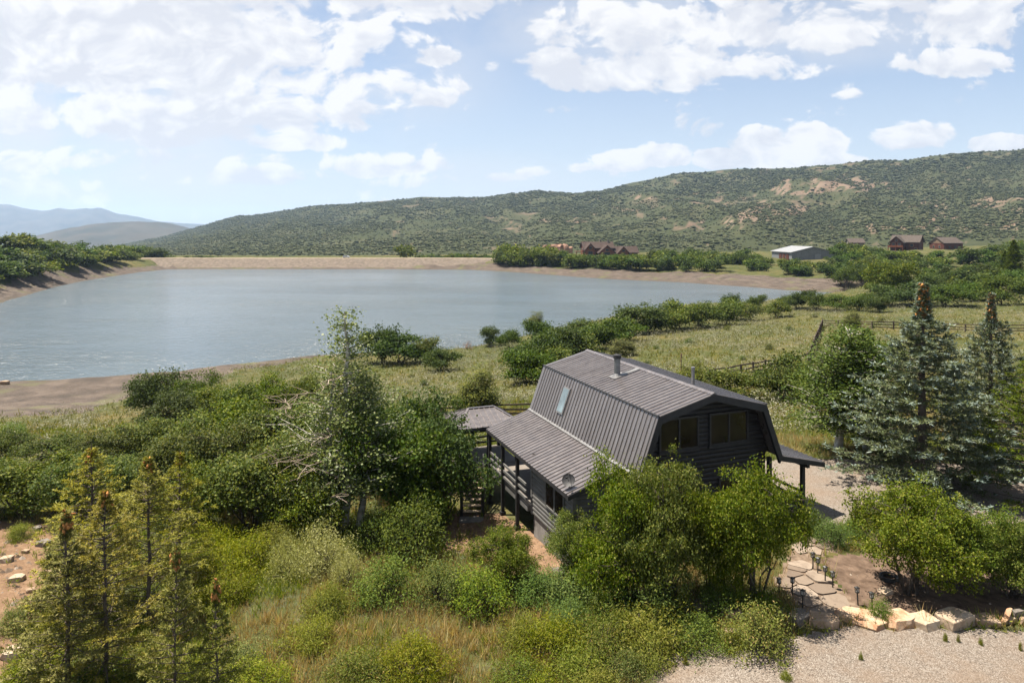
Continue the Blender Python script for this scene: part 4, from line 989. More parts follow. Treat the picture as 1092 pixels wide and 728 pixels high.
L_BSP = leaf_mat('blue_spruce_needles', [(0, (.06, .08, .066)), (.4, (.105, .13, .115)), (.8, (.15, .178, .162)), (1, (.20, .222, .198))], hue=.01, val=.1, trans=.12)
L_BSPD = leaf_mat('dark_spruce_needles', [(0, (.04, .052, .026)), (.5, (.08, .094, .052)), (1, (.13, .14, .09))], hue=.01, val=.1, trans=.12)
L_SHR = leaf_mat('shrub_leaves', [(0, (.035, .058, .016)), (.5, (.07, .10, .026)), (1, (.12, .145, .04))], hue=.02, val=.2)
L_WEED = leaf_mat('bright_weed_leaves', [(0, (.06, .08, .014)), (.5, (.125, .145, .026)), (1, (.21, .205, .055))], hue=.015, val=.15, trans=.4)
L_OLIVE = leaf_mat('olive_weed_leaves', [(0, (.05, .06, .018)), (.5, (.085, .105, .03)), (.85, (.13, .14, .045)), (1, (.22, .17, .08))], hue=.015, val=.15, trans=.35)
L_PALE = leaf_mat('pale_feathery_leaves', [(0, (.13, .145, .06)), (.5, (.24, .245, .105)), (1, (.36, .34, .18))], hue=.01, val=.1, trans=.3)
L_SAGE = leaf_mat('sagebrush_leaves', [(0, (.095, .098, .068)), (.5, (.155, .153, .11)), (1, (.205, .197, .148))], hue=.01, val=.2, trans=.2)
B_OAK = noisy('oak_bark', (.05, .04, .032), (.13, .11, .09), 6., .95, .1, bump=.5, stretch=(3, 3, .6))
B_ASP = noisy('aspen_bark', (.26, .23, .20), (.85, .80, .72), 2.4, .8, .2, bump=.2, stretch=(.5, .5, 3.5))
B_DEAD = noisy('bare_grey_wood', (.26, .20, .16), (.46, .37, .30), 5., .9, .1)
B_SPR = noisy('spruce_bark', (.08, .06, .048), (.17, .14, .115), 6., .95, .1, bump=.4)
M_CONE = noisy('spruce_cone_scales', (.36, .14, .04), (.60, .28, .09), 9., .8, .2)

def rand_dir(r, n): return unit(r.normal(size=(n, 3)))
def leaves_on(r, C, out, n_each, spread, size, aspect=.62, upb=.55, outb=.5):
    """leaf quads in clumps round the points C"""
    k = len(C); P = np.repeat(C, n_each, 0) + r.normal(size=(k * n_each, 3)) * np.array([1, 1, .7]) * (np.repeat(spread, n_each)[:, None] if np.ndim(spread) else spread)
    o = np.repeat(out, n_each, 0)
    Nn = unit(rand_dir(r, len(P)) + np.array([0, 0, upb]) + o * outb)
    A = np.cross(Nn, rand_dir(r, len(P))); A[:, 2] -= .25
    L = size * r.uniform(.6, 1.3, len(P))
    return kites(P, A, Nn, L, L * aspect)
def bent(r, p, q, n=4, wob=.12):
    t = np.linspace(0, 1, n + 1)[:, None]; P = np.asarray(p) * (1 - t) + np.asarray(q) * t; w = r.normal(size=(n + 1, 3)) * wob * np.linalg.norm(np.asarray(q) - np.asarray(p)) * np.sin(np.pi * t); return P + w

def oak_meshes(seed, R=2., H=4., base=1., nl=5, clus=150, per=60, leaf=.13, stems=5, spread=.26, twigs=True, flat=.8, stemr=.06, rag=.16):
    r = np.random.default_rng(seed)
    # crown = union of uneven lobes
    lob = []
    for i in range(nl):
        a = i / nl * 2 * np.pi + r.uniform(-.5, .5); d = R * r.uniform(.25, .78) if i else R * .1
        rad = R * r.uniform(.26, .46) * (1.25 if nl < 7 else 1); zc = min(H - rad * flat, base + rad * .45 + (H - base) * r.uniform(.02, .72 if i else .9)); lob.append((np.array([d * np.cos(a), d * np.sin(a), zc]), rad))
    C, O = [], []
    wts = np.array([l[1] ** 2 for l in lob]); wts /= wts.sum()
    while len(C) < clus:
        c, rad = lob[r.choice(nl, p=wts)]; d = rand_dir(r, 1)[0]
        if d[2] < -.55: continue
        p = c + d * rad * np.array([1, 1, flat]) * r.uniform(.55, 1.05)
        if p[2] < base * .6 or any(np.linalg.norm((p - c2) / np.array([1, 1, flat])) < r2 * .6 for c2, r2 in lob if c2 is not c): continue
        if r.random() < rag: p = p + d * R * r.uniform(.08, .28) + np.array([0, 0, r.uniform(0, .14) * R])
        C.append(p); O.append(d)
    C = np.array(C); O = np.array(O)
    V, Fc = leaves_on(r, C, O, per, spread * R * .5 * r.uniform(.6, 1.3, len(C)), leaf)
    crown = np_mesh('crown', V, Fc)
    a = Acc(); S = []
    for i in range(stems):
        an = i / stems * 2 * np.pi + r.uniform(-.4, .4); b = np.array([np.cos(an), np.sin(an), 0]) * r.uniform(.08, .3) * R * .45
        c, rad = lob[i % nl]; P = bent(r, b - np.array([0, 0, .25]), c + np.array([0, 0, rad * .3]), 6, .06)
        rr = np.linspace(stemr, stemr * .35, 7) * r.uniform(.7, 1.2); a.tube(P[:-1], P[1:], rr[:-1], rr[1:], 6, False); S.append(P)
    S = np.vstack([s[2:] for s in S])
    if twigs:
        for p in C[r.choice(len(C), min(len(C), 110), False)]:
            d = np.linalg.norm(S - p, axis=1) + np.maximum(S[:, 2] - p[2], 0) * 2; q = S[d.argmin()]; P = bent(r, q, p, 3, .08); rr = np.linspace(stemr * .38, stemr * .12, 4)
            a.tube(P[:-1], P[1:], rr[:-1], rr[1:], 4, False)
    return [('trunk', a.mesh('trunk', True)), ('crown', crown)]

def shrub_meshes(seed, R=.8, H=1., clus=80, per=70, leaf=.056, aspect=.5, upright=.5, spread=.16, holes=.3):
    r = np.random.default_rng(seed); a = Acc()
    d = rand_dir(r, clus * 3); d[:, 2] = np.abs(d[:, 2]); d = d[:clus]
    lump = .65 + .6 * vnoise(d[:, 0] * 2 + seed, d[:, 1] * 2 + d[:, 2] * 2, seed)
    C = d * np.array([R, R, H * .92]) * (lump * r.uniform(.55, 1.05, clus))[:, None]; C[:, 2] = np.maximum(C[:, 2], .08 * H)
    V, Fc = leaves_on(r, C, d, per, spread * R, leaf, aspect, .5 + upright, .5); crown = np_mesh('foliage', V, Fc)
    for p in C[::2]:
        P = bent(r, (p[0] * .15, p[1] * .15, -.1), p, 3, .07); a.tube(P[:-1], P[1:], np.linspace(.018, .008, 3), np.linspace(.014, .005, 3), 4, False)
    return [('stems', a.mesh('stems')), ('foliage', crown)]

def feather_meshes(seed, R=.7, H=1., n=5200, length=.17, width=.014, stem=True):
    """wispy tussock: thin upright sprays fanning from the base"""
    r = np.random.default_rng(seed); an = r.uniform(0, 2 * np.pi, n); rad = np.sqrt(r.random(n)); h = r.random(n) ** .7
    D = np.stack([np.cos(an) * rad * R, np.sin(an) * rad * R, H * (.35 + .65 * h) * (1 - .45 * rad ** 2)], 1)
    P = D * r.uniform(.25, .9, n)[:, None]; A = unit(D + r.normal(size=(n, 3)) * .25 * H)
    V, Fc = kites(P, A, rand_dir(r, n), length * r.uniform(.5, 1.3, n), width * r.uniform(.7, 1.5, n)); return [('foliage', np_mesh('foliage', V, Fc))]

def spruce_meshes(seed, prof=.82, tips=0, H=6., R=1.5, whorl=.24, per=7, tw=11, nd=11, nl=.11, nw=.028, sparse=0., droop=.18, cones=0, bare=.0, cone_top=.8, low=.03, rad=.07, twl=.32):
    r = np.random.default_rng(seed); a = Acc(); hs = np.linspace(0, H, 14); ctr = np.stack([np.cumsum(r.normal(0, .012, 14)), np.cumsum(r.normal(0, .012, 14)), hs], 1); ctr[0, 2] = -.3
    rr = rad * (1 - hs / H) + .012; a.tube(ctr[:-1], ctr[1:], rr[:-1], rr[1:], 7, False)
    NB, NA, NN, NT_, CP = [], [], [], [], []
    z = H * low + .1
    while z < H * .985:
        f = z / H; Lb = R * (1 - f) ** prof * (1 - .25 * np.exp(-f * 9)) + .06; k = max(4, int(per * (1 - .35 * f)))
        if f > 1 - bare: Lb *= .5
        if f > .84: Lb *= (1 - f) / .16 * .75 + .18
        a0 = r.uniform(0, 6.28)
        for i in range(k):
            if r.random() < sparse * (1 - f): continue
            an = a0 + i / k * 6.283 + r.uniform(-.3, .3); L = Lb * r.uniform(.62, 1.22); d = np.array([np.cos(an), np.sin(an), 0]); side = np.array([-d[1], d[0], 0])
            c = np.array([np.interp(z, hs, ctr[:, 0]), np.interp(z, hs, ctr[:, 1]), z]); el = .55 * f - droop + r.uniform(-.12, .12)
            m = max(3, int(L / .16)); t = np.linspace(0, 1, m + 1)
            P = c + d * (t * L)[:, None] + np.array([0, 0, 1]) * ((el * t + .28 * t ** 2.4 * droop * 3 - .0) * L)[:, None]
            a.tube(P[:-1], P[1:], np.linspace(.018, .006, m), np.linspace(.016, .004, m), 4, False)
            nt = max(4, int(tw * L / R * 1.1 + 3)); tt = r.uniform(.18, 1.0, nt) ** .8; tt[-1] = .98
            B = np.stack([np.interp(tt, t, P[:, q]) for q in range(3)], 1); sgn = r.choice([-1, 1], nt)
            TD = unit(d * r.uniform(.5, 1., nt)[:, None] + side * (sgn * r.uniform(.25, 1.1, nt))[:, None] + np.array([0, 0, 1]) * r.uniform(-.35, .25, nt)[:, None])
            TL = twl * (1.15 - .55 * tt) * r.uniform(.6, 1.2, nt) * min(1, L / R * 1.5 + .22)
            u = r.random((nt, nd)); Q = B[:, None] + TD[:, None] * (u * TL[:, None])[..., None]
            A = TD[:, None] * .75 + rand_dir(r, nt * nd).reshape(nt, nd, 3) * .85 + np.array([0, 0, .22])
            NB.append(Q.reshape(-1, 3)); NA.append(A.reshape(-1, 3)); NN.append(rand_dir(r, nt * nd) * .8 + np.array([0, 0, 1.])); NT_.append((u * .5 + tt[:, None] * .6 + r.normal(0, .12, (nt, nd))).ravel())
            if f > cone_top and cones and r.random() < .9:
                for _ in range(max(1, int(cones * r.uniform(.4, 1.2)))): q = P[r.integers(1, m + 1)] + r.normal(0, .05, 3); CP.append(q)
        z += whorl * r.uniform(.75, 1.25) * (1 - .45 * f)
    NB = np.vstack(NB); NA = np.vstack(NA); NN = np.vstack(NN); L = nl * r.uniform(.6, 1.35, len(NB))
    Wn = nw * r.uniform(.7, 1.4, len(NB)); k = np.concatenate(NT_) > (tips or 9)
    V, Fc = kites(NB[~k], NA[~k], NN[~k], L[~k], Wn[~k], .5)
    out = [('trunk', a.mesh('trunk', True)), ('crown', np_mesh('crown', V, Fc))]
    if k.any(): V, Fc = kites(NB[k], NA[k] + np.array([0, 0, .3]), NN[k], L[k] * 1.1, Wn[k] * 1.15, .5); out.append(('new_growth', np_mesh('new_growth', V, Fc)))
    if CP:
        CP = np.array(CP); n = len(CP); ax = unit(np.array([0, 0, -1.]) + r.normal(0, .35, (n, 3))); Lc = r.uniform(.10, .16, n)[:, None]; c = Acc()
        Vc, Fq = seg_tubes(CP, CP + ax * Lc * .45, .018, .036, 6); c.add(Vc, Fq); Vc, Fq = seg_tubes(CP + ax * Lc * .45, CP + ax * Lc, .036, .009, 6); c.add(Vc, Fq); out.append(('cone_cluster', c.mesh('cone_cluster', True)))
    return out

def aspen_meshes(seed, H=10., R=1.9, trunks=1, clus=230, per=26, leaf=.10, base=.22, dead=14, rad=.13, taper=.6, fpow=.9):
    r = np.random.default_rng(seed); a = Acc(); b = Acc(); C, O = [], []
    for k in range(trunks):
        h = H * (1 if k == 0 else r.uniform(.6, .9)); off = np.array([r.uniform(-.8, .8), r.uniform(-.5, .5), 0]) * (k > 0)
        z = np.linspace(-.3, h, 15); P = np.stack([off[0] + np.cumsum(r.normal(0, .05, 15)), off[1] + np.cumsum(r.normal(0, .05, 15)), z], 1); rr = rad * (1 - .88 * np.maximum(z, 0) / h) * (1 if k == 0 else .7)
        a.tube(P[:-1], P[1:], rr[:-1], rr[1:], 9, False)
        n = clus // trunks; f = base + (1 - base) * r.random(n) ** fpow
        lim = R * np.where(f < .45, .75 + .25 * (f - base) / max(.45 - base, .01), 1 - (f - .45) / .55 * taper - .12 * (f > .9))
        an = r.uniform(0, 6.283, n); Lb = lim * (r.random(n) ** .6) * r.uniform(.6, 1.1, n); D = np.stack([np.cos(an), np.sin(an), r.uniform(.0, .6, n)], 1)
        S = np.stack([np.interp(f * h, z, P[:, q]) for q in range(3)], 1); E = S + D * Lb[:, None]
        for s, e in zip(S, E):
            Q = bent(r, s - (0, 0, .15), e, 3, .08); a.tube(Q[:-1], Q[1:], [.028, .018, .012], [.018, .012, .006], 4, False)
        C.append(E); O.append(unit(D)); M_ = S + (E - S) * .6; C.append(M_[::2]); O.append(unit(D)[::2])
        for _ in range(dead):
            f = r.uniform(.25, .8); s = np.array([np.interp(f * h, z, P[:, q]) for q in range(3)]); an = r.uniform(2.0, 4.4); L = R * r.uniform(.6, 1.1); e = s + np.array([np.cos(an), np.sin(an), r.uniform(-.05, .45)]) * L
            Q = bent(r, s, e, 5, .10); w = np.linspace(.019, .006, 6); b.tube(Q[:-1], Q[1:], w[:-1], w[1:], 5, False)
            for _ in range(9):
                i = r.integers(2, 6); q = Q[i]; e2 = q + (unit(e - s) * .6 + rand_dir(r, 1)[0] * .8) * L * .3; T = bent(r, q, e2, 2, .1); b.tube(T[:-1], T[1:], [.008, .006], [.006, .003], 4, False)
    C = np.vstack(C); O = np.vstack(O); V, Fc = leaves_on(r, C, O, per, .23, leaf, .8, .2, .3)
    out = [('trunk', a.mesh('trunk', True)), ('crown', np_mesh('crown', V, Fc))]
    if b.V: out.append(('bare_branches', b.mesh('bare_branches')))
    return out

def extent(meshes):
    mn = np.full(3, 1e9); mx = -mn
    for nm, me in meshes:
        if nm in ('crown', 'foliage'):
            co = np.empty(len(me.vertices) * 3, np.float32); me.vertices.foreach_get('co', co); co = co.reshape(-1, 3); mn = np.minimum(mn, np.percentile(co, 1, 0)); mx = np.maximum(mx, np.append(np.percentile(co[:, :2], 99.3, 0), np.percentile(co[:, 2], 99.9)))
    return (mx[0] - mn[0] + mx[1] - mn[1]) / 2, mx[2]
class Kind:
    def __init__(s, name, cat, variants, mats):
        s.name, s.cat, s.mats = name, cat, mats; s.var = variants; s.ext = [extent(v) for v in variants]; s.i = 0
    def put(s, p, wid, hgt, label, group=None, rot=None, var=None, name=None, cat=None, crown=None, tilt=0.):
        k = s.i % len(s.var) if var is None else var; s.i += 1; ew, eh = s.ext[k]
        o = empty(name or s.name, p, random.uniform(0, 6.28) if rot is None else rot, label, cat or s.cat, group)
        o.scale = (wid / ew, wid / ew, hgt / eh)
        if tilt: o.rotation_euler.x = random.uniform(-tilt, tilt); o.rotation_euler.y = random.uniform(-tilt, tilt)
        for nm, me in s.var[k]:
            m = crown if crown is not None and nm in ('crown', 'foliage') else s.mats[nm]
            key = me.name if not me.materials else None
            if not me.materials: me.materials.append(m)
            c = link(nm, me, None, o)
            if me.materials[0] is not m:
                c.material_slots[0].link = 'OBJECT'; c.material_slots[0].material = m
        return o
def spot(kind, px, by, ty, wpx, label, group=None, d=None, **kw):
    """survey entry: column, row of the foot (or distance), row of the top, width in px"""
    p = at(px, by) if d is None else ground(px, d)
    top = CAMZ - (ty - HY) / F * p.y; kind.put(p, wpx / F * p.y, max(.3, top - p.z), label, group, **kw)

OAKN = Kind('oak_tree', 'tree', [oak_meshes(s, base=.25, clus=400, per=84, leaf=.09, stems=8, nl=18, spread=.165, flat=.9, rag=.1) for s in (1, 2, 3)], {'trunk': B_OAK, 'crown': L_OAKF})
OAKM = Kind('oak_tree', 'tree', [oak_meshes(s, R=2.2, H=4.2, base=.7, clus=180, per=66, leaf=.145, stems=6, nl=11, spread=.24) for s in (11, 12, 13, 14)], {'trunk': B_OAK, 'crown': L_OAK})
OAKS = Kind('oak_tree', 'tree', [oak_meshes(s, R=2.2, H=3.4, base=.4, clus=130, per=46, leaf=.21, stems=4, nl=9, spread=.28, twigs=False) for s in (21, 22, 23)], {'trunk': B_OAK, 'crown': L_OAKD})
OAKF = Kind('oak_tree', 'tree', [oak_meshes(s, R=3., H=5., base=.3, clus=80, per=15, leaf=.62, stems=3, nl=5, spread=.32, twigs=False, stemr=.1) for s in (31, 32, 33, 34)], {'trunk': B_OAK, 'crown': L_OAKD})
JUN = Kind('juniper_tree', 'tree', [shrub_meshes(s, R=.95, H=2.7, clus=200, per=85, leaf=.10, aspect=.35, spread=.15) for s in (41, 42)], {'stems': B_SPR, 'foliage': L_JUN})
ASP = Kind('aspen_tree', 'tree', [aspen_meshes(5, trunks=3, dead=4, clus=430, per=42, leaf=.085, taper=.9, rad=.17, fpow=1.4, R=2.2)], {'trunk': B_ASP, 'crown': L_ASP, 'bare_branches': B_DEAD})
ASP2 = Kind('aspen_tree', 'tree', [aspen_meshes(7, H=7.5, R=1.6, trunks=3, clus=480, per=48, leaf=.085, base=.2, dead=0, taper=.5)], {'trunk': B_ASP, 'crown': L_ASP})
SPRY = Kind('spruce_tree', 'tree', [spruce_meshes(s, R=1.8, per=7, tw=12, nd=16, nl=.095, nw=.022, sparse=.42, prof=.92, whorl=.25, rad=.05, cones=1.4, cone_top=.91, twl=.36) for s in (51, 52, 53)], {'trunk': B_SPR, 'crown': L_YSP, 'cone_cluster': M_CONE})
SPRT = Kind('spruce_tree', 'tree', [spruce_meshes(s, H=5.4, R=1.5, tw=14, nd=17, nl=.095, nw=.022, sparse=.36, prof=1.05, rad=.05, cones=3, cone_top=.9, bare=.16, whorl=.26) for s in (55, 56)], {'trunk': B_SPR, 'crown': L_GSP, 'cone_cluster': M_CONE})
SPRB = Kind('blue_spruce', 'tree', [spruce_meshes(s, H=10., R=3.0, whorl=.30, per=9, tw=20, nd=17, nl=.14, nw=.032, droop=.2, cones=7, cone_top=.83, low=.02, rad=.16, twl=.46, bare=.2, prof=1.2, tips=.88) for s in (61, 62)], {'trunk': B_SPR, 'crown': L_BSPD, 'new_growth': L_BSP, 'cone_cluster': M_CONE})
FIR = Kind('fir_tree', 'tree', [spruce_meshes(65, H=7., R=1.5, whorl=.26, per=8, tw=13, nd=12, nl=.16, nw=.05, droop=.05, low=.08, twl=.36)], {'trunk': B_SPR, 'crown': L_FIR})
SHR = Kind('leafy_shrub', 'shrub', [shrub_meshes(s) for s in (71, 72, 73)], {'stems': B_OAK, 'foliage': L_SHR})
WEED = Kind('weed_clump', 'plant', [shrub_meshes(s, R=.8, H=.75, clus=100, per=70, leaf=.06, aspect=.28, upright=.1, spread=.15) for s in (81, 82, 83)], {'stems': B_OAK, 'foliage': L_WEED})
FEA = Kind('feathery_shrub', 'shrub', [shrub_meshes(s, R=.8, H=.9, clus=130, per=60, leaf=.06, aspect=.22, upright=-.6, spread=.14) for s in (91, 92)], {'stems': B_OAK, 'foliage': L_PALE})

# --- the oaks and shrubs round the cabin
spot(OAKN, 668, 648, 496, 100, 'bright green oak close in front of the cabin, left of the centre oak', 'oaks in front of the cabin')
spot(OAKN, 706, 648, 489, 104, 'broad bright green oak hiding the lower gable wall of the cabin', 'oaks in front of the cabin')
spot(OAKN, 806, 648, 486, 92, 'round bright oak in front of the drive side porch, beside the path', 'oaks in front of the cabin')
spot(OAKN, 757, 640, 514, 70, 'oak squeezed between the two broadest oaks in front of the cabin', 'oaks in front of the cabin')
spot(OAKN, 614, 622, 545, 62, 'thin grey branched oak under the satellite dish', 'oaks in front of the cabin')
spot(OAKN, 972, 632, 513, 108, 'many stemmed oak in the mulched bed right of the path', 'oaks in front of the cabin')
spot(OAKN, 1022, 628, 533, 84, 'smaller oak in the mulched bed behind the biggest cream block', 'oaks in front of the cabin')
spot(OAKN, 1080, 636, 552, 84, 'oak above the split stone pile at the right edge', 'oaks in front of the cabin')
spot(OAKN, 538, 628, 562, 62, 'young bright oak on bare earth below the stairs', 'oaks in front of the cabin')
for px, by, ty, w, lab in ((442, 592, 524, 82, 'dense green shrub at the edge of the bare yard below the stairs'), (395, 585, 540, 60, 'green shrub growing against the white aspen trunks'), (410, 640, 590, 74, 'spreading green shrub in front of the dense yard shrub'), (470, 640, 590, 70, 'green shrub left of the young oak below the stairs'), (515, 650, 595, 80, 'green shrub right at the foot of the young oak'), (575, 640, 602, 64, 'low green shrub in front of the stepping stones'), (610, 640, 600, 66, 'low shrub below the thin grey branched oak'), (885, 578, 550, 46, 'low shrub beside the porch on the drive side'), (912, 570, 552, 40, 'small shrub on the gravel between porch and spruce'), (868, 565, 540, 34, 'shrub tucked against the porch step'), (700, 668, 615, 70, 'leafy shrub under the broad oak in front of the cabin'), (660, 662, 618, 60, 'leafy shrub under the left oak in front of the cabin'), (770, 650, 612, 56, 'dark leafy shrub between the oaks and the grey boulder'), (818, 655, 622, 54, 'leafy shrub behind the rocks left of the path'), (455, 560, 512, 60, 'shrub in the shade under the pavilion deck'), (940, 660, 635, 26, 'small yellow green shrub between the path and the cream boulder'), (925, 560, 535, 34, 'little shrub at the foot of the big blue spruce')):
    spot(SHR, px, by, ty, w, lab, 'leafy shrubs round the cabin')
spot(FEA, 345, 610, 556, 70, 'pale feathery shrub glowing in front of the aspen', 'pale feathery shrubs'); spot(FEA, 312, 612, 568, 56, 'smaller pale feathery shrub left of the glowing one', 'pale feathery shrubs'); spot(FEA, 372, 625, 585, 46, 'pale feathery tuft right of the glowing shrub', 'pale feathery shrubs'); spot(FEA, 68, 566, 546, 30, 'pale feathery tuft on top of the rocky bank', 'pale feathery shrubs')
spot(SHR, 812, 690, 640, 76, 'dark shrub dotted with yellow flowers on the gravel edge', crown=L_OLIVE, name='flowering_shrub')
for k, (px, by, ty, w) in enumerate([(590, 700, 652, 84), (560, 690, 650, 60), (645, 698, 640, 92), (700, 690, 645, 96), (745, 686, 652, 70), (690, 708, 672, 60), (620, 725, 690, 80), (670, 724, 692, 60), (255, 605, 562, 90), (225, 590, 556, 70), (290, 590, 556, 80), (330, 690, 655, 70), (380, 730, 690, 80), (440, 720, 672, 84), (555, 735, 700, 84), (240, 640, 606, 70), (350, 655, 618, 60), (270, 740, 700, 90), (205, 610, 580, 50), (610, 670, 635, 60), (785, 690, 664, 40), (60, 650, 616, 44), (50, 690, 650, 50), (30, 730, 690, 60), (20, 575, 556, 30), (640, 745, 715, 80), (580, 750, 720, 80)]):
    near = 'left of the pale feathery shrubs' if px < 300 else 'in the foreground below the yard shrubs' if px < 540 else 'beside the gravel corner'
    spot(WEED, px, by, ty, w, 'bushy green weed clump ' + near, 'weed clumps ' + near, crown=L_WEED if px < 300 else [L_WEED, L_WEED, L_OLIVE, L_WEED, L_SHR][k % 5])
for px, by, w in ((731, 708, 6), (838, 724, 13), (918, 703, 5), (1008, 683, 5), (1022, 684, 4), (1046, 687, 5), (1088, 693, 4)):
    spot(WEED, px, by, by - w * .3, w, 'tiny green weed sprouting alone from the gravel', 'weeds sprouting in the gravel')

# --- spruces in the left foreground
SL = [(113, 20.5, 522, 120, SPRY, 'yellow green spruce with a visible trunk in the middle of the left spruce group'), (72, 20, 545, 120, SPRT, 'greyer spruce loaded with cones at the left of the spruce group'), (98, 25.5, 478, 115, SPRY, 'tall yellow spruce at the back left with cones on its tip'), (158, 25, 488, 112, SPRY, 'tall yellow spruce with a straight dark trunk in the spruce group'), (191, 27.5, 483, 80, SPRY, 'yellow spruce furthest right at the back of the spruce group'), (190, 17.2, 581, 92, SPRT, 'short spruce with a bare cone laden leader in front'), (231, 17.4, 620, 84, SPRT, 'small spruce nearest the weeds with an orange cone tip')]
for px, d, ty, w, K, lab in SL: spot(K, px, 0, ty, w * .98, lab, 'spruces in the left foreground', d=d)
for px, by, ty, w in ((40, 735, 690, 70), (95, 745, 700, 80), (150, 745, 695, 80), (210, 735, 690, 80), (255, 720, 680, 60), (20, 670, 640, 50)): spot(SHR, px, by, ty, w, 'low shrub at the foot of the left foreground spruces', 'shrubs at the foot of the left spruces', crown=random.choice([L_OLIVE, L_SHR, L_WEED]))
# --- blue spruces and their neighbours
spot(SPRB, 985, 0, 303, 146, 'tall blue spruce with orange cones crowning its tip', 'blue spruces', d=33.5, var=0); spot(SPRB, 1056, 0, 313, 86, 'narrower blue spruce right behind the tallest one', 'blue spruces', d=36.5, var=1)
spot(SPRY, 1100, 0, 378, 118, 'golden green spruce cut off by the right edge', d=31, crown=L_FIR)
spot(ASP2, 893, 0, 345, 104, 'leafy aspen with pale trunks beside the gravel yard', d=39.5, crown=L_SHR); spot(FIR, 925, 0, 352, 62, 'dark green conical fir tucked behind the leafy aspen', d=41.5)
spot(ASP, 366, 0, 330, 128, 'tall thin aspen with a white trunk and bare pale branches', d=34, rot=.3)
# --- thicket left of the cabin
TH = [(168,447,393,62,0),(208,449,396,50,0),(186,462,413,64,0),(233,458,408,52,1),(266,458,404,56,1),(300,459,399,56,1),(328,457,396,48,1),(25,548,484,88,1),(72,550,489,80,1),(-8,546,487,60,1),(110,510,458,62,1),(58,503,460,58,1),(150,503,447,68,1),(200,498,434,82,1),(250,492,420,82,1),(302,496,425,84,1),(236,535,453,92,1),(290,548,455,104,1),(175,530,462,72,1),(270,566,474,92,1),(120,545,484,70,1),(430,562,432,112,0),(472,556,436,98,0),(405,524,420,76,0),(445,520,415,80,0),(330,572,490,80,1),(205,562,490,70,1),(5,500,455,50,1),]
nm = ['between the beach and the spruce tops', 'in the thicket left of the aspen']
for px, by, ty, w, g in TH:
    if px > 380: lab, gr_ = 'dark leafy oak crowded between the aspen and the pavilion roof', 'oaks between aspen and pavilion'
    elif by < 470 and px < 220: lab, gr_ = 'dark rounded oak standing at the edge of the muddy beach', 'oaks at the edge of the muddy beach'
    elif px < 130: lab, gr_ = 'oak of the low thicket behind the left spruces', 'oaks behind the left spruces'
    else: lab, gr_ = 'oak of the dense green thicket left of the aspen', 'thicket oaks left of the aspen'
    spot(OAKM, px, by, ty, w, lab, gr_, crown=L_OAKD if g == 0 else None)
spot(SHR, 12, 470, 447, 34, 'small lone bush on the green edge of the muddy beach')
# --- near shore and meadow
JL = [(507, 448, 387, 54, 'dense upright juniper behind the pavilion roof'), (572, 353, 331, 20, 'dark juniper at the water poking above the lakeside oaks'), (664, 380, 360, 30, 'brownish juniper just beyond the cabin roof peak'), (738, 418, 381, 36, 'dark juniper partly behind the roof ridge'), (908, 352, 330, 20, 'small juniper near the start of the far fence')]
for px, by, ty, w, lab in JL: spot(JUN, px, by, ty, w, lab, 'junipers')
MS = [(425,388,353,60,'cluster left'),(407,387,345,40,''),(448,387,359,36,''),(470,395,370,40,''),(523,369,347,24,''),(566,402,354,54,''),(601,388,346,62,''),(562,408,372,52,''),(640,373,338,62,''),(660,365,340,50,''),(690,356,322,54,''),(722,353,320,46,''),(750,350,321,44,''),(775,346,318,40,''),(622,366,342,54,''),(592,402,368,54,''),(615,385,352,50,''),(580,372,340,40,''),(545,372,350,26,''),(792,341,321,34,''),(806,331,313,20,''),(830,339,319,26,''),(780,334,312,18,'')]
for px, by, ty, w, _ in MS:
    lab, gr_ = ('round oak standing by the water beyond the aspen top', 'oaks by the water beyond the aspen') if px < 500 else ('oak of the belt along the near shore above the cabin roof', 'oaks along the near shore')
    if px == 523: lab, gr_ = 'single small oak at the waterline left of the oak belt', None
    if px == 470: lab, gr_ = 'low round oak bush on the meadow right of the lakeside clump', None
    spot(OAKS, px, by, ty, w, lab, gr_, crown=L_OAK if random.random() < .4 else None)
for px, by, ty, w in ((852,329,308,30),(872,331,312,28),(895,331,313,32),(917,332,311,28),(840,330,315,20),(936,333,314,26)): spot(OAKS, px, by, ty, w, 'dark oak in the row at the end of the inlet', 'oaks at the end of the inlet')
for px, by, ty, w, lab in ((838,428,376,58,'wide oak on the meadow left of the leafy aspen'),(866,432,388,46,'yellowish oak tucked against the leafy aspen'),(775,428,392,50,'low oak behind the right roof slope'),(812,412,396,22,'little bush at the end of the short meadow fence')): spot(OAKS, px, by, ty, w, lab, crown=L_OAK)
for px, by, w in ((776, 352, 9), (735, 366, 10), (700, 372, 8), (842, 352, 9), (820, 372, 11), (792, 384, 9), (868, 338, 8), (940, 343, 10), (985, 340, 9), (1020, 346, 8), (1050, 345, 10), (452, 410, 10), (438, 402, 8), (540, 385, 9), (475, 420, 10), (690, 388, 8)):
    spot(SHR, px, by, by - w * .62, w, 'small dark bush dotted over the sage meadow', 'small dark bushes on the meadow', crown=random.choice([L_OAKD, L_JUN]))
a = Acc(); r = np.random.default_rng(3)
for _ in range(16):
    d = unit(np.array([r.normal(), r.normal(), 1.2])); P = bent(r, (0, 0, -.1), d * r.uniform(1, 2.), 4, .12); w_ = np.linspace(.05, .012, 5); a.tube(P[:-1], P[1:], w_[:-1], w_[1:], 5, False)
    for _ in range(4): q = P[r.integers(2, 5)]; a.tube(q, q + rand_dir(r, 1)[0] * .5, .018, .006, 4, False)
tag(a.build('dead_shrub', noisy('dead_reddish_wood', (.16, .09, .06), (.28, .18, .13), 4.)), 'bare reddish dead shrub at the waterline', 'shrub').location = at(498, 372)
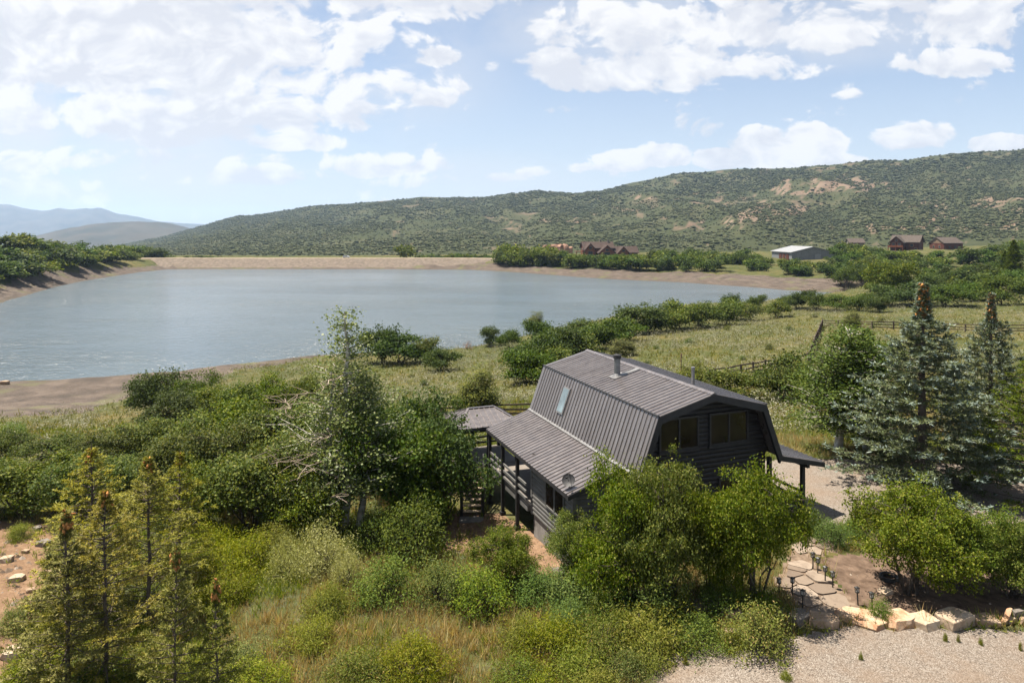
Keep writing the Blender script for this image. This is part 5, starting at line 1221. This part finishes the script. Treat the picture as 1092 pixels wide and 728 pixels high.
# --- right hand plain
RT = [(938,314,277,36),(961,312,276,32),(977,326,300,56),(1012,327,303,52),(1068,325,291,46),(948,326,302,34),(1038,322,300,40),(1088,312,287,40),(925,300,280,26),(905,306,284,30),(993,312,290,34),(1020,305,283,30),(1050,302,280,32),(1075,300,282,26)]
for k, (px, by, ty, w) in enumerate(RT):
    lab, gr_ = [('largest bright round tree at the end of the mud flat', None), ('second round tree just right of the largest one at the mud flat', None)][k] if k < 2 else ('oak of the scattered grove above the far fence', 'grove above the far fence')
    spot(OAKS, px, by, ty, w, lab, gr_, crown=L_OAK if k < 2 else None)
spot(FIR, 1081, 306, 256, 20, 'tall dark pine near the right edge by the tan cottage'); spot(FIR, 1072, 300, 268, 15, 'shorter dark pine left of the tall pine')
r = random.Random(5)
def band(n, x0, x1, y0, y1, h0, h1, w, label, group, kinds=OAKF, crowns=(L_OAKD, L_OAKD, L_OAK), cond=None, name=None, cat=None):
    k = 0
    while k < n:
        px = r.uniform(x0, x1); by = y0(px) + (y1(px) - y0(px)) * r.random(); p = at(px, by)
        if cond and not cond(px, by): continue
        sd, mud = lake_dist(np.array([p.x]), np.array([p.y]))
        if sd[0] < mud[0] * .9 + 1: k += .05; continue
        h = r.uniform(h0, h1); lim = 267 if 937 < px < 1024 else 275 if 814 < px < 892 else 271 if 606 < px < 690 else 0
        if lim and p.y < 480: h = min(h, max(1.6, CAMZ - (lim - HY) / F * p.y - p.z))
        kinds.put(p, h * r.uniform(.9, 1.6) * w, h, label, group, crown=r.choice(crowns), name=name, cat=cat); k += 1
shore_top = lambda px: interp([(520, 282), (560, 285), (640, 287.5), (700, 289.5), (760, 290), (830, 293), (870, 297), (930, 300)], px)
band(26, 528, 592, lambda x: shore_top(x) - 3, shore_top, 8.5, 12.5, .8, 'tall fresh green tree in the clump at the right end of the dam', 'trees at the right end of the dam', crowns=(L_OAK, L_OAKF, L_OAKF), name='broadleaf_tree')
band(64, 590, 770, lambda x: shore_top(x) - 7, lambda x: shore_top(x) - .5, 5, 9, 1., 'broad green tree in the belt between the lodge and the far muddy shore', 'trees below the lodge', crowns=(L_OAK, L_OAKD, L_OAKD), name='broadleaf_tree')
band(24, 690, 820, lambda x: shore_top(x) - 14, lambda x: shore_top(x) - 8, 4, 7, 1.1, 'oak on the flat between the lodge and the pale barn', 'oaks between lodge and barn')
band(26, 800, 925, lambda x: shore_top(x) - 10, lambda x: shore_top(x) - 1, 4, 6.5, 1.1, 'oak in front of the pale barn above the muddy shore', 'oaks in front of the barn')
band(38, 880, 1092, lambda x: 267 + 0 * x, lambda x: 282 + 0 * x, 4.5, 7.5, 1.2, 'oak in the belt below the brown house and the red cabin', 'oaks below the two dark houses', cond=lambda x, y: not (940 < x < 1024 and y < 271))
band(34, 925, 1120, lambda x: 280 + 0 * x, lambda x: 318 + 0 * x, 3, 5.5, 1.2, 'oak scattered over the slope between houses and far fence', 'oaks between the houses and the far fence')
# beyond the dam
def far_tree(px, d, by, hgt, wid, label, group=None, crown=None, name=None): OAKF.put(Vector(wp(px, d, CAMZ - (by - HY) / F * d)), wid, hgt, label, group, crown=crown, name=name, cat='bush' if name else None)
far_tree(433, 445, 277, 9.8, 14, 'lone round tree on the dam crest', None, L_OAK)
for k in range(26): far_tree(450 + k * 3.1 + r.uniform(-1, 1), 455 + r.uniform(-6, 10), 277.5, r.uniform(2.8, 5.), r.uniform(5, 8), 'low green oak in the line just behind the right half of the dam', 'low oaks behind the right half of the dam', r.choice([L_OAK, L_OAKD]), 'low_oak_bush')  # low oaks, kept in the bush category with the row below
for k in range(14): far_tree(172 + k * 4.4 + r.uniform(-2, 2), 465 + r.uniform(-6, 10), 277.5, r.uniform(2, 3.6), r.uniform(5, 9), 'dark low bush behind the left end of the dam', 'bushes behind the left end of the dam', L_OAKD, 'low_oak_bush')
# left promontory
def promo(px): return interp([(-120, 322), (-60, 312), (0, 303), (30, 298), (60, 291), (100, 282), (140, 279), (172, 277)], px)
band(16, -60, 150, lambda x: promo(x) - 4, lambda x: promo(x) - 1, 5, 7.5, 1.2, 'light green willowy bush along the bank of the left promontory', 'bushes along the left bank', crowns=(L_OAK, L_OAKF), name='willow_bush', cat='bush')
band(80, -60, 168, lambda x: 259 + .10 * max(0, x), lambda x: promo(x) - 2.5, 5, 8, 1.4, 'dark oak on the wooded left promontory', 'oaks on the left promontory', crowns=(L_OAKD, L_OAKD, L_OAKD, L_OAK), name='scrub_oak')

# --- ground cover
def clump_field(name, P, blades, hgt, wid, lean, mat_, label, tall=None):
    n = len(P); k = n * blades; Q = np.repeat(P, blades, 0) + np.stack([rng.normal(0, .07, k), rng.normal(0, .07, k), np.zeros(k)], 1) * (np.repeat(tall, blades)[:, None] / .4 if tall is not None else 1)
    A = np.stack([rng.normal(0, lean, k), rng.normal(0, lean, k), np.ones(k)], 1); H = (hgt if tall is None else np.repeat(tall, blades)) * rng.uniform(.45, 1.25, k)
    V, Fc = kites(Q, A, rand_dir(rng, k), H, wid * rng.uniform(.7, 1.4, k) * (H / .4) ** .5, .4)
    tag(link(name, np_mesh(name, V, Fc), mat_), label, None, None, 'stuff')
def scatter(n, d0, d1, a0=-41, a1=41, pw=1.):
    d = d0 + (d1 - d0) * rng.random(n) ** pw; a = np.tan(np.radians(rng.uniform(a0, a1, n))); return a * d, d
def free(x, y, pad=.25):
    ok = np.ones(len(x), bool)
    for P in (DRIVE, YARD, PATH): ok &= dist_poly(x, y, P) > pad * rng.random(len(x)) - .12
    ok &= ~in_poly(x, y, BED)
    dx, dy = x - HO.x, y - HO.y; s = dx * math.cos(HROT) + dy * math.sin(HROT); t = -dx * math.sin(HROT) + dy * math.cos(HROT)
    ok &= ~((s > -3.6) & (s < 8.6) & (t > .5) & (t < 11.6)); ok &= ~((s > -5) & (s < -.5) & (t > 11) & (t < 15.6))
    sd, mud = lake_dist(x, y); return ok & (sd > mud * .95)
def z3(x, y): return np.stack([x, y, height(x, y) - .02], 1)
G_GREEN = leaf_mat('green_grass_blades', [(0, (.052, .08, .014)), (.5, (.10, .132, .024)), (.9, (.165, .178, .045)), (1, (.23, .21, .08))], trans=.4)
G_STRAW = leaf_mat('straw_grass_blades', [(0, (.17, .115, .05)), (.5, (.30, .205, .095)), (1, (.42, .32, .17))], trans=.35)
x, y = scatter(64000, 14, 62, pw=1.2); k = free(x, y); x, y = x[k], y[k]; so_ = soil_at(x, y); dr = dry_at(x, y) + rng.normal(0, .06, len(x))
k = rng.random(len(x)) > so_ * .93; x, y, dr = x[k], y[k], dr[k]
pxs = HX + x / y * F
SP = [(505, 24.3, 75, 1.8), (470, 22.4, 60, 1.), (310, 22.4, 70, 1.1), (600, 21.8, 50, .8), (190, 24.5, 40, 1.2), (560, 27., 40, 1.2), (380, 24.5, 40, .9), (250, 21., 60, .6)]
strawm = np.max([np.exp(-((pxs - a) / w_) ** 2 - ((y - b_) / h_) ** 2) for a, b_, w_, h_ in SP], axis=0)
strawy = (dr > .57) | ((strawm > .5) & (rng.random(len(x)) < .6))
P = z3(x, y); tl = rng.uniform(.18, .5, len(x))
clump_field('grass', P[~strawy], 9, .3, .022, .42, G_GREEN, 'tall green grass and weeds on the near slope', tl[~strawy])
clump_field('dry_grass', P[strawy], 9, .3, .016, .38, G_STRAW, 'patches of straw coloured dry grass on the near slope', tl[strawy])
k = rng.random(len(x)) < np.where(strawm > .45, .085, np.where(dr > .56, .035, .006)); Pt = P[k]; clump_field('straw_bunches', Pt, 26, .6, .015, .42, G_STRAW, 'taller bunches of straw coloured grass in the dry patches', rng.uniform(.3, .62, len(Pt)))
# low herb layer: small broad leaves
x, y = scatter(9000, 15, 48); k = free(x, y); x, y = x[k], y[k]; k = rng.random(len(x)) > np.maximum(soil_at(x, y) * .9, .35 + .6 * (dry_at(x, y) > .54)); P = z3(x[k], y[k])
V, Fc = leaves_on(rng, P + np.array([0, 0, .14]), np.tile([[0, 0, 1.]], (len(P), 1)), 26, rng.uniform(.12, .26, len(P)), .085, .45, .8, .2)
tag(link('weeds', np_mesh('weeds', V, Fc), L_WEED), 'low leafy weeds filling the ground between shrubs', None, None, 'stuff')
# gravel verge litter and stones on bare earth
x, y = scatter(16000, 16, 40); so_ = soil_at(x, y); k = (so_ > .5) & (rng.random(len(x)) < .75) | ((dist_poly(x, y, BED) < 0) & (rng.random(len(x)) < .3)); x, y = x[k], y[k]
s = rng.uniform(.015, .06, len(x)) * np.where((dist_poly(x, y, ROCKY) < .3) & (rng.random(len(x)) < .35), rng.uniform(1.5, 3.4, len(x)), 1); a = np.arange(5) / 5 * 6.283
lo = np.stack([x[:, None] + np.cos(a) * s[:, None] * rng.uniform(.7, 1.4, (len(x), 5)), y[:, None] + np.sin(a) * s[:, None] * rng.uniform(.7, 1.4, (len(x), 5)), np.repeat((height(x, y) - .01)[:, None], 5, 1)], -1)
tp = np.stack([x, y, height(x, y) + s * .8], 1)[:, None]; V = np.concatenate([lo, tp], 1); i = np.arange(5)
Tt = np.stack([i, (i + 1) % 5, np.full(5, 5)], 1)[None] + (np.arange(len(x)) * 6)[:, None, None]
m, t, b = material('pebble', .9, .2); t.put(b.inputs['Base Color'], t.ramp(t.n('NewGeometry').outputs['Random Per Island'], [(0, (.09, .06, .04)), (.6, (.19, .14, .10)), (1, (.36, .30, .245))]))
tag(link('pebbles', np_mesh('pebbles', V.reshape(-1, 3), Tt.reshape(-1, 3)), m), 'loose pebbles and clods on the bare earth', None, None, 'stuff')
# meadow beyond the cabin: sage and bunch grass
x, y = scatter(24000, 44, 230, -39, 45, 1.25); k = free(x, y, 1.); x, y = x[k], y[k]; k = fbm(x / 6, y / 6, 71, 3) + rng.normal(0, .06, len(x)) > .47; P = z3(x[k], y[k]); n = len(P); sz = rng.uniform(.3, 1.15, n) ** 1.25
V, Fc = leaves_on(rng, P + np.array([0, 0, .3]) * sz[:, None] * 1.6, np.tile([[0, 0, 1.]], (n, 1)), 28, sz * .45, .16, .45, .5, .4)
tag(link('sagebrush', np_mesh('sagebrush', V, Fc), L_SAGE), 'grey green sagebrush covering the meadow beyond the cabin', None, None, 'stuff')
x, y = scatter(26000, 46, 230, -39, 45, 1.2); k = free(x, y, 1.); x, y = x[k], y[k]
clump_field('meadow_grass', z3(x, y), 6, .5, .05, .5, leaf_mat('meadow_grass_blades', [(0, (.05, .062, .015)), (.5, (.092, .098, .028)), (1, (.17, .14, .055))], trans=.3), 'yellow green bunch grass on the meadow', rng.uniform(.3, .7, len(x)))
ALB = 1.
# ------------------------------------------------------------------ light and sky
SUN = Vector((-.35, .12, .93)).normalized()
el = math.asin(SUN.z); az = math.atan2(SUN.x, SUN.y)
ld = bpy.data.lights.new('sun', 'SUN'); ld.energy = 5.; ld.angle = math.radians(.53); ld.color = (1., .915, .79)
lo_ = bpy.data.objects.new('sun', ld); COL.objects.link(lo_); lo_.rotation_euler = SUN.to_track_quat('Z', 'Y').to_euler(); lo_.location = SUN * 300
wd = bpy.data.worlds.new('World'); SC.world = wd; wd.use_nodes = True; t = NT(wd.node_tree); bg = wd.node_tree.nodes['Background']
sky = t.n('TexSky', _sky_type='NISHITA', _sun_disc=False, _sun_elevation=el, _sun_rotation=az, _altitude=2000., _air_density=1., _dust_density=1.6, _ozone_density=1.2)
g = t.n('TexCoord').outputs['Generated']; xyz = t.n('SeparateXYZ', Vector=g); X, Y, Z = xyz.outputs
Ya = t.m('MAXIMUM', t.m('ABSOLUTE', Y), .08)
u = t.m('DIVIDE', X, Ya); v = t.m('DIVIDE', Z, Ya)          # bearing and height of the sight line
uv = t.n('CombineXYZ', X=t.m('ADD', u, t.m('MULTIPLY', t.m('SIGN', Y), 3.)), Y=t.m('MULTIPLY', v, 1.5)).outputs[0]
def n2(vec, scale, detail, rough, col=False):
    nd = t.n('TexNoise', _noise_dimensions='2D', Vector=vec, Scale=scale, Detail=detail, Roughness=rough); return nd.outputs[1 if col else 0]
warp = n2(uv, 6., 2, .5, True)
wv = t.n('VectorMath', _operation='MULTIPLY_ADD', i0=warp, i1=(.08, .08, 0), i2=uv).outputs[0]
def puffs(vec, scale):
    nd = t.n('TexVoronoi', _voronoi_dimensions='2D', _feature='SMOOTH_F1', Vector=vec, Scale=scale); nd.inputs['Smoothness'].default_value = .5
    return t.m('SUBTRACT', .42, nd.outputs['Distance'])
def cloud_noise(vec, detail=9):
    return t.m('ADD', n2(vec, 9., detail, .62), t.m('ADD', t.m('MULTIPLY', puffs(vec, 20.), .22), t.m('MULTIPLY', puffs(vec, 52.), .10)))
n0 = cloud_noise(wv)
off = t.n('VectorMath', _operation='ADD', i0=wv, i1=(-.020, .026, 0)).outputs[0]
n1 = cloud_noise(off, 4)
# cloud banks: (column, row, half width, half height above, below, weight)
CL = [(110,60,380,80,52,1.1),(50,15,340,60,60,1.1),(320,92,170,46,28,.72),(220,122,300,40,36,.82),(440,0,150,30,30,.8),(690,72,200,40,32,.85),(800,26,290,40,40,.74),(1010,14,180,40,44,.8),(1000,68,110,22,18,.7),(640,50,120,26,34,.48),
      (463,62,36,16,12,.74),(462,108,32,20,14,.74),(763,80,24,14,10,.74),(598,118,32,9,7,.74),(320,150,80,17,13,.74),(180,152,46,13,9,.74),(110,172,150,20,20,.56),(60,203,140,18,20,.56),(230,187,170,15,14,.48),(410,178,76,19,15,.74),(450,195,70,12,8,.48),(565,184,28,10,7,.50),
      (670,172,40,17,12,1.3),(705,168,36,21,14,1.3),(775,170,40,17,14,1.3),(810,158,44,29,24,1.3),(865,158,44,31,26,1.3),(835,172,96,17,12,1.3),(972,146,56,25,20,1.3),(1070,155,44,16,10,1.3),(540,190,46,10,6,.46),(625,180,30,8,5,.44),(395,42,38,36,28,.74),(1092,40,70,30,20,.46)]
msk = None; num = None; den = None
for px, py, w, hu, hd, k in CL:
    du = t.m('DIVIDE', t.m('SUBTRACT', u, (px - HX) / F), w / F); dv = t.m('SUBTRACT', v, (HY - py) / F)
    up = t.m('MAXIMUM', t.m('MULTIPLY', dv, F / hu), t.m('MULTIPLY', dv, -F / hd))
    q = t.m('MULTIPLY', t.m('MAXIMUM', t.m('SUBTRACT', 1., t.m('MULTIPLY_ADD', du, du, t.m('MULTIPLY', up, up))), 0.), k)
    hgt_ = t.m('MULTIPLY_ADD', dv, F / (hu + hd), .45, True); qh = t.m('MULTIPLY', q, hgt_)
    msk = q if msk is None else t.m('MAXIMUM', msk, q); num = qh if num is None else t.m('ADD', num, qh); den = q if den is None else t.m('ADD', den, q)
front = t.smooth(Y, .05, .3)
msk = t.m('MULTIPLY', msk, front)
other = t.m('MULTIPLY', t.m('SUBTRACT', 1., front), .27)
hav = t.m('DIVIDE', num, t.m('ADD', den, .02))
dens = t.m('ADD', t.m('MULTIPLY', t.m('SUBTRACT', n0, .5), 2.2), t.m('ADD', t.m('ADD', msk, other), -.27))
alpha = t.smooth(dens, -.02, .26)
relief = t.m('SUBTRACT', n0, n1)
thick = t.smooth(dens, .10, .42)
lowf = t.m('SUBTRACT', n2(uv, 4.5, 2, .5), .5)
lum = t.m('ADD', t.m('MULTIPLY', relief, 1.9), t.m('MULTIPLY', thick, -.10))
lum = t.m('ADD', lum, t.m('MULTIPLY_ADD', hav, .62, .50))
lum = t.m('ADD', lum, t.m('MULTIPLY', lowf, 1.05))
ccol = t.ramp(lum, [(.45, (.76, .785, .845)), (.76, (.885, .90, .93)), (1., (1., 1., 1.))])
cl = t.mix(1., ccol, (5.62, 5.56, 5.56), 'MULTIPLY')
hz_ = t.rng(v, 0., .24, .85, .26)
skyc = t.mix(1., sky.outputs[0], (1.04, .97, .90), 'MULTIPLY')
skyc = t.mix(hz_, skyc, (3.85, 4.15, 4.5))
cl = t.mix(t.m('MULTIPLY', hz_, .15), cl, (4.9,5.3,5.6))
veil = None
for px, py, w, h, k in ((120, 70, 480, 140, 1.), (60, 190, 380, 90, .7), (760, 30, 380, 62, .55), (440, 200, 260, 50, .35)):
    du = t.m('DIVIDE', t.m('SUBTRACT', u, (px - HX) / F), w / F); dv = t.m('DIVIDE', t.m('SUBTRACT', v, (HY - py) / F), h / F)
    q = t.m('MULTIPLY', t.smooth(t.m('SUBTRACT', 1., t.m('MULTIPLY_ADD', du, du, t.m('MULTIPLY', dv, dv))), 0., 1.), k)
    veil = q if veil is None else t.m('MAXIMUM', veil, q)
veil = t.m('MULTIPLY', t.m('MULTIPLY', veil, front), t.smooth(n2(wv, 3.4, 6, .6), .28, .60))
skyc = t.mix(veil, skyc, (4.6, 4.66, 4.82))
fin = t.mix(t.m('MULTIPLY', alpha, .96), skyc, cl)
wd.node_tree.links.new(fin, bg.inputs['Color']); bg.inputs['Strength'].default_value = .061
wd.cycles.sampling_method = 'MANUAL'; wd.cycles.sample_map_resolution = 512
SC.view_settings.view_transform = 'Standard'; SC.view_settings.look = 'None'; SC.view_settings.gamma = 1; SC.view_settings.exposure = 1.55; SC.view_settings.use_curve_mapping = False
cy = SC.cycles; SC.render.engine = 'CYCLES'
cy.max_bounces = 4; cy.diffuse_bounces = 2; cy.glossy_bounces = 2; cy.transmission_bounces = 4; cy.volume_bounces = 0; cy.transparent_max_bounces = 8; cy.use_denoising = True
cy.sample_clamp_indirect = 6.; cy.sample_clamp_direct = 3.
try: cy.denoiser = 'OPENIMAGEDENOISE'
except Exception: pass
